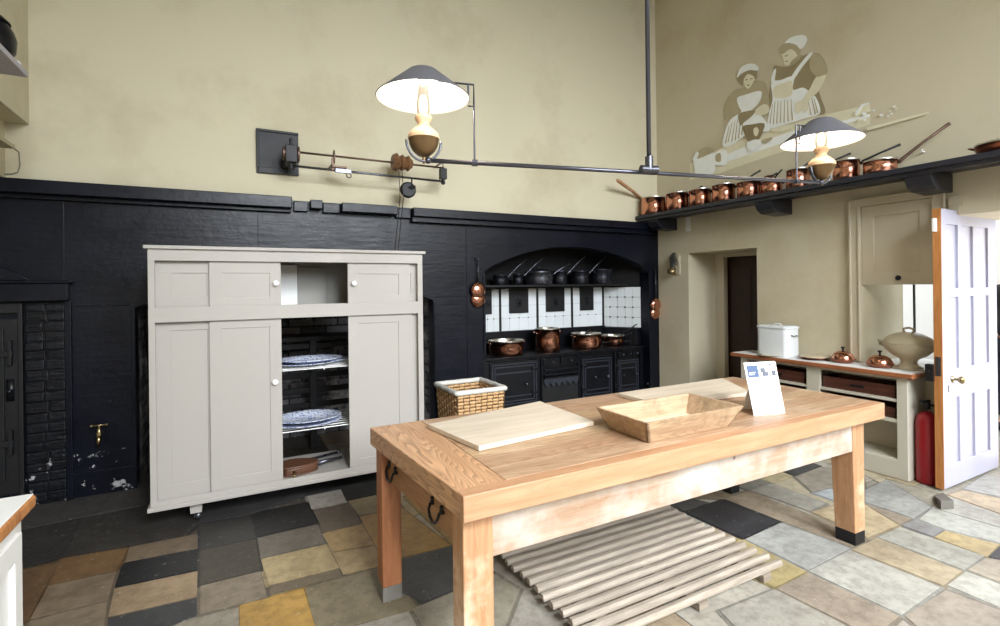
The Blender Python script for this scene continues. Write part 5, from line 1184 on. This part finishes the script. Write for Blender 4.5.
# bowl, jars
shp('mixing_bowl', 'pic_deep', [(224, 445), (262, 436), (312, 432), (305, 470), (288, 500), (248, 508), (232, 480)])
shp('bowl_shine', 'pic_light', [(268, 455), (282, 448), (290, 462), (282, 485), (270, 478)])
shp('basin', 'pic_white', [(240, 515), (270, 500), (302, 503), (296, 528), (270, 545), (246, 540)])
shp('plate_shape', 'pic_mid', [(300, 505), (340, 490), (345, 498), (315, 516)])
shp('plate_shape', 'pic_light', [(340, 460), (380, 445), (440, 436), (420, 455), (370, 470)])
shp('crock', 'pic_white', [(20, 580), (60, 556), (104, 556), (108, 600), (100, 640), (30, 655), (22, 620)])
shp('crock', 'pic_mid', [(18, 575), (45, 540), (80, 530), (104, 548), (80, 562), (40, 578)])
shp('crock', 'pic_white', [(14, 582), (30, 552), (40, 556), (28, 586)])
shp('jar', 'pic_white', [(106, 560), (130, 545), (158, 548), (158, 598), (130, 608), (108, 600)])
shp('jar', 'pic_mid', [(110, 565), (130, 556), (132, 590), (112, 590)])
shp('knife_shape', 'pic_white', [(690, 395), (720, 352), (751, 345), (751, 352), (725, 362), (700, 398)], False)
def zp2(x, y): return ((x-690)*4.172, (y-20)*4.172)
random.seed(5)
for k in range(16):
    xx = 852+random.random()*48; yy = 118-(xx-850)*.16+random.uniform(-5, 5); s = random.uniform(1.2, 2.6)
    shp('herb_shape', random.choice(['pic_white', 'pic_light']), [zp2(xx-s, yy), zp2(xx, yy-s*.6), zp2(xx+s, yy-s*.2), zp2(xx, yy+s*.6)], True, None, 3)
shp('table_band', 'pic_light', [zp2(868, 131), zp2(930, 114), zp2(930, 112), zp2(868, 128)], False)

# ================================================================ CAMERA
cam = bpy.data.cameras.new('camera'); co = bpy.data.objects.new('camera', cam); C.objects.link(co)
cam.sensor_width = 36; cam.lens = F/1000*36; cam.shift_y = -26/1000; cam.clip_start = .05
co.matrix_world = Matrix.Translation((0, 0, H)) @ Matrix.Rotation(-YAW, 4, 'Z') @ Matrix.Rotation(PI/2, 4, 'X') @ Matrix.Rotation(-RO, 4, 'Z')
bpy.context.scene.camera = co

# ================================================================ LIGHT
W = bpy.data.worlds.new('sky'); bpy.context.scene.world = W; W.use_nodes = True
bg = W.node_tree.nodes['Background']; bg.inputs[0].default_value = (.80, .90, 1., 1); bg.inputs[1].default_value = 3.2
def area(name, loc, rot, sx, sy, e, col=(1, 1, 1)):
    L = bpy.data.lights.new(name, 'AREA'); L.shape = 'RECTANGLE'; L.size = sx; L.size_y = sy; L.energy = e; L.color = col
    o = bpy.data.objects.new(name, L); C.objects.link(o); o.location = loc; o.rotation_euler = rot; return o
EN = [330, 300, 150]
for i, (a, c) in enumerate(wins):
    q = area('window_daylight', ((a+c)/2, YF-.55, (WZ0+WZ1)/2+.25), (PI/2-math.radians(44), 0, 0), c-a+.1, WZ1-WZ0, EN[i], (.90, .95, 1.)); q.data.spread = math.radians(110)
area('doorway_daylight', (XR+D+.1, 1.25, 1.0), (0, PI/2, 0), 1.9, .8, 18, (1., .98, .95))
S = bpy.data.lights.new('sun', 'SUN'); S.energy = 3; S.angle = .02; so = bpy.data.objects.new('sun', S); C.objects.link(so); so.rotation_euler = (0, math.radians(-22), 0); so.location = (8, 0, 8)

vs = bpy.context.scene.view_settings
vs.view_transform = 'Standard'; vs.look = 'None'; vs.gamma = 1; vs.use_curve_mapping = False; vs.exposure = -0.27
cy = bpy.context.scene.cycles
cy.max_bounces = 8; cy.diffuse_bounces = 5; cy.glossy_bounces = 4; cy.transmission_bounces = 6; cy.sample_clamp_indirect = 4
cy.use_denoising = True
bpy.context.scene.display_settings.display_device = 'sRGB'
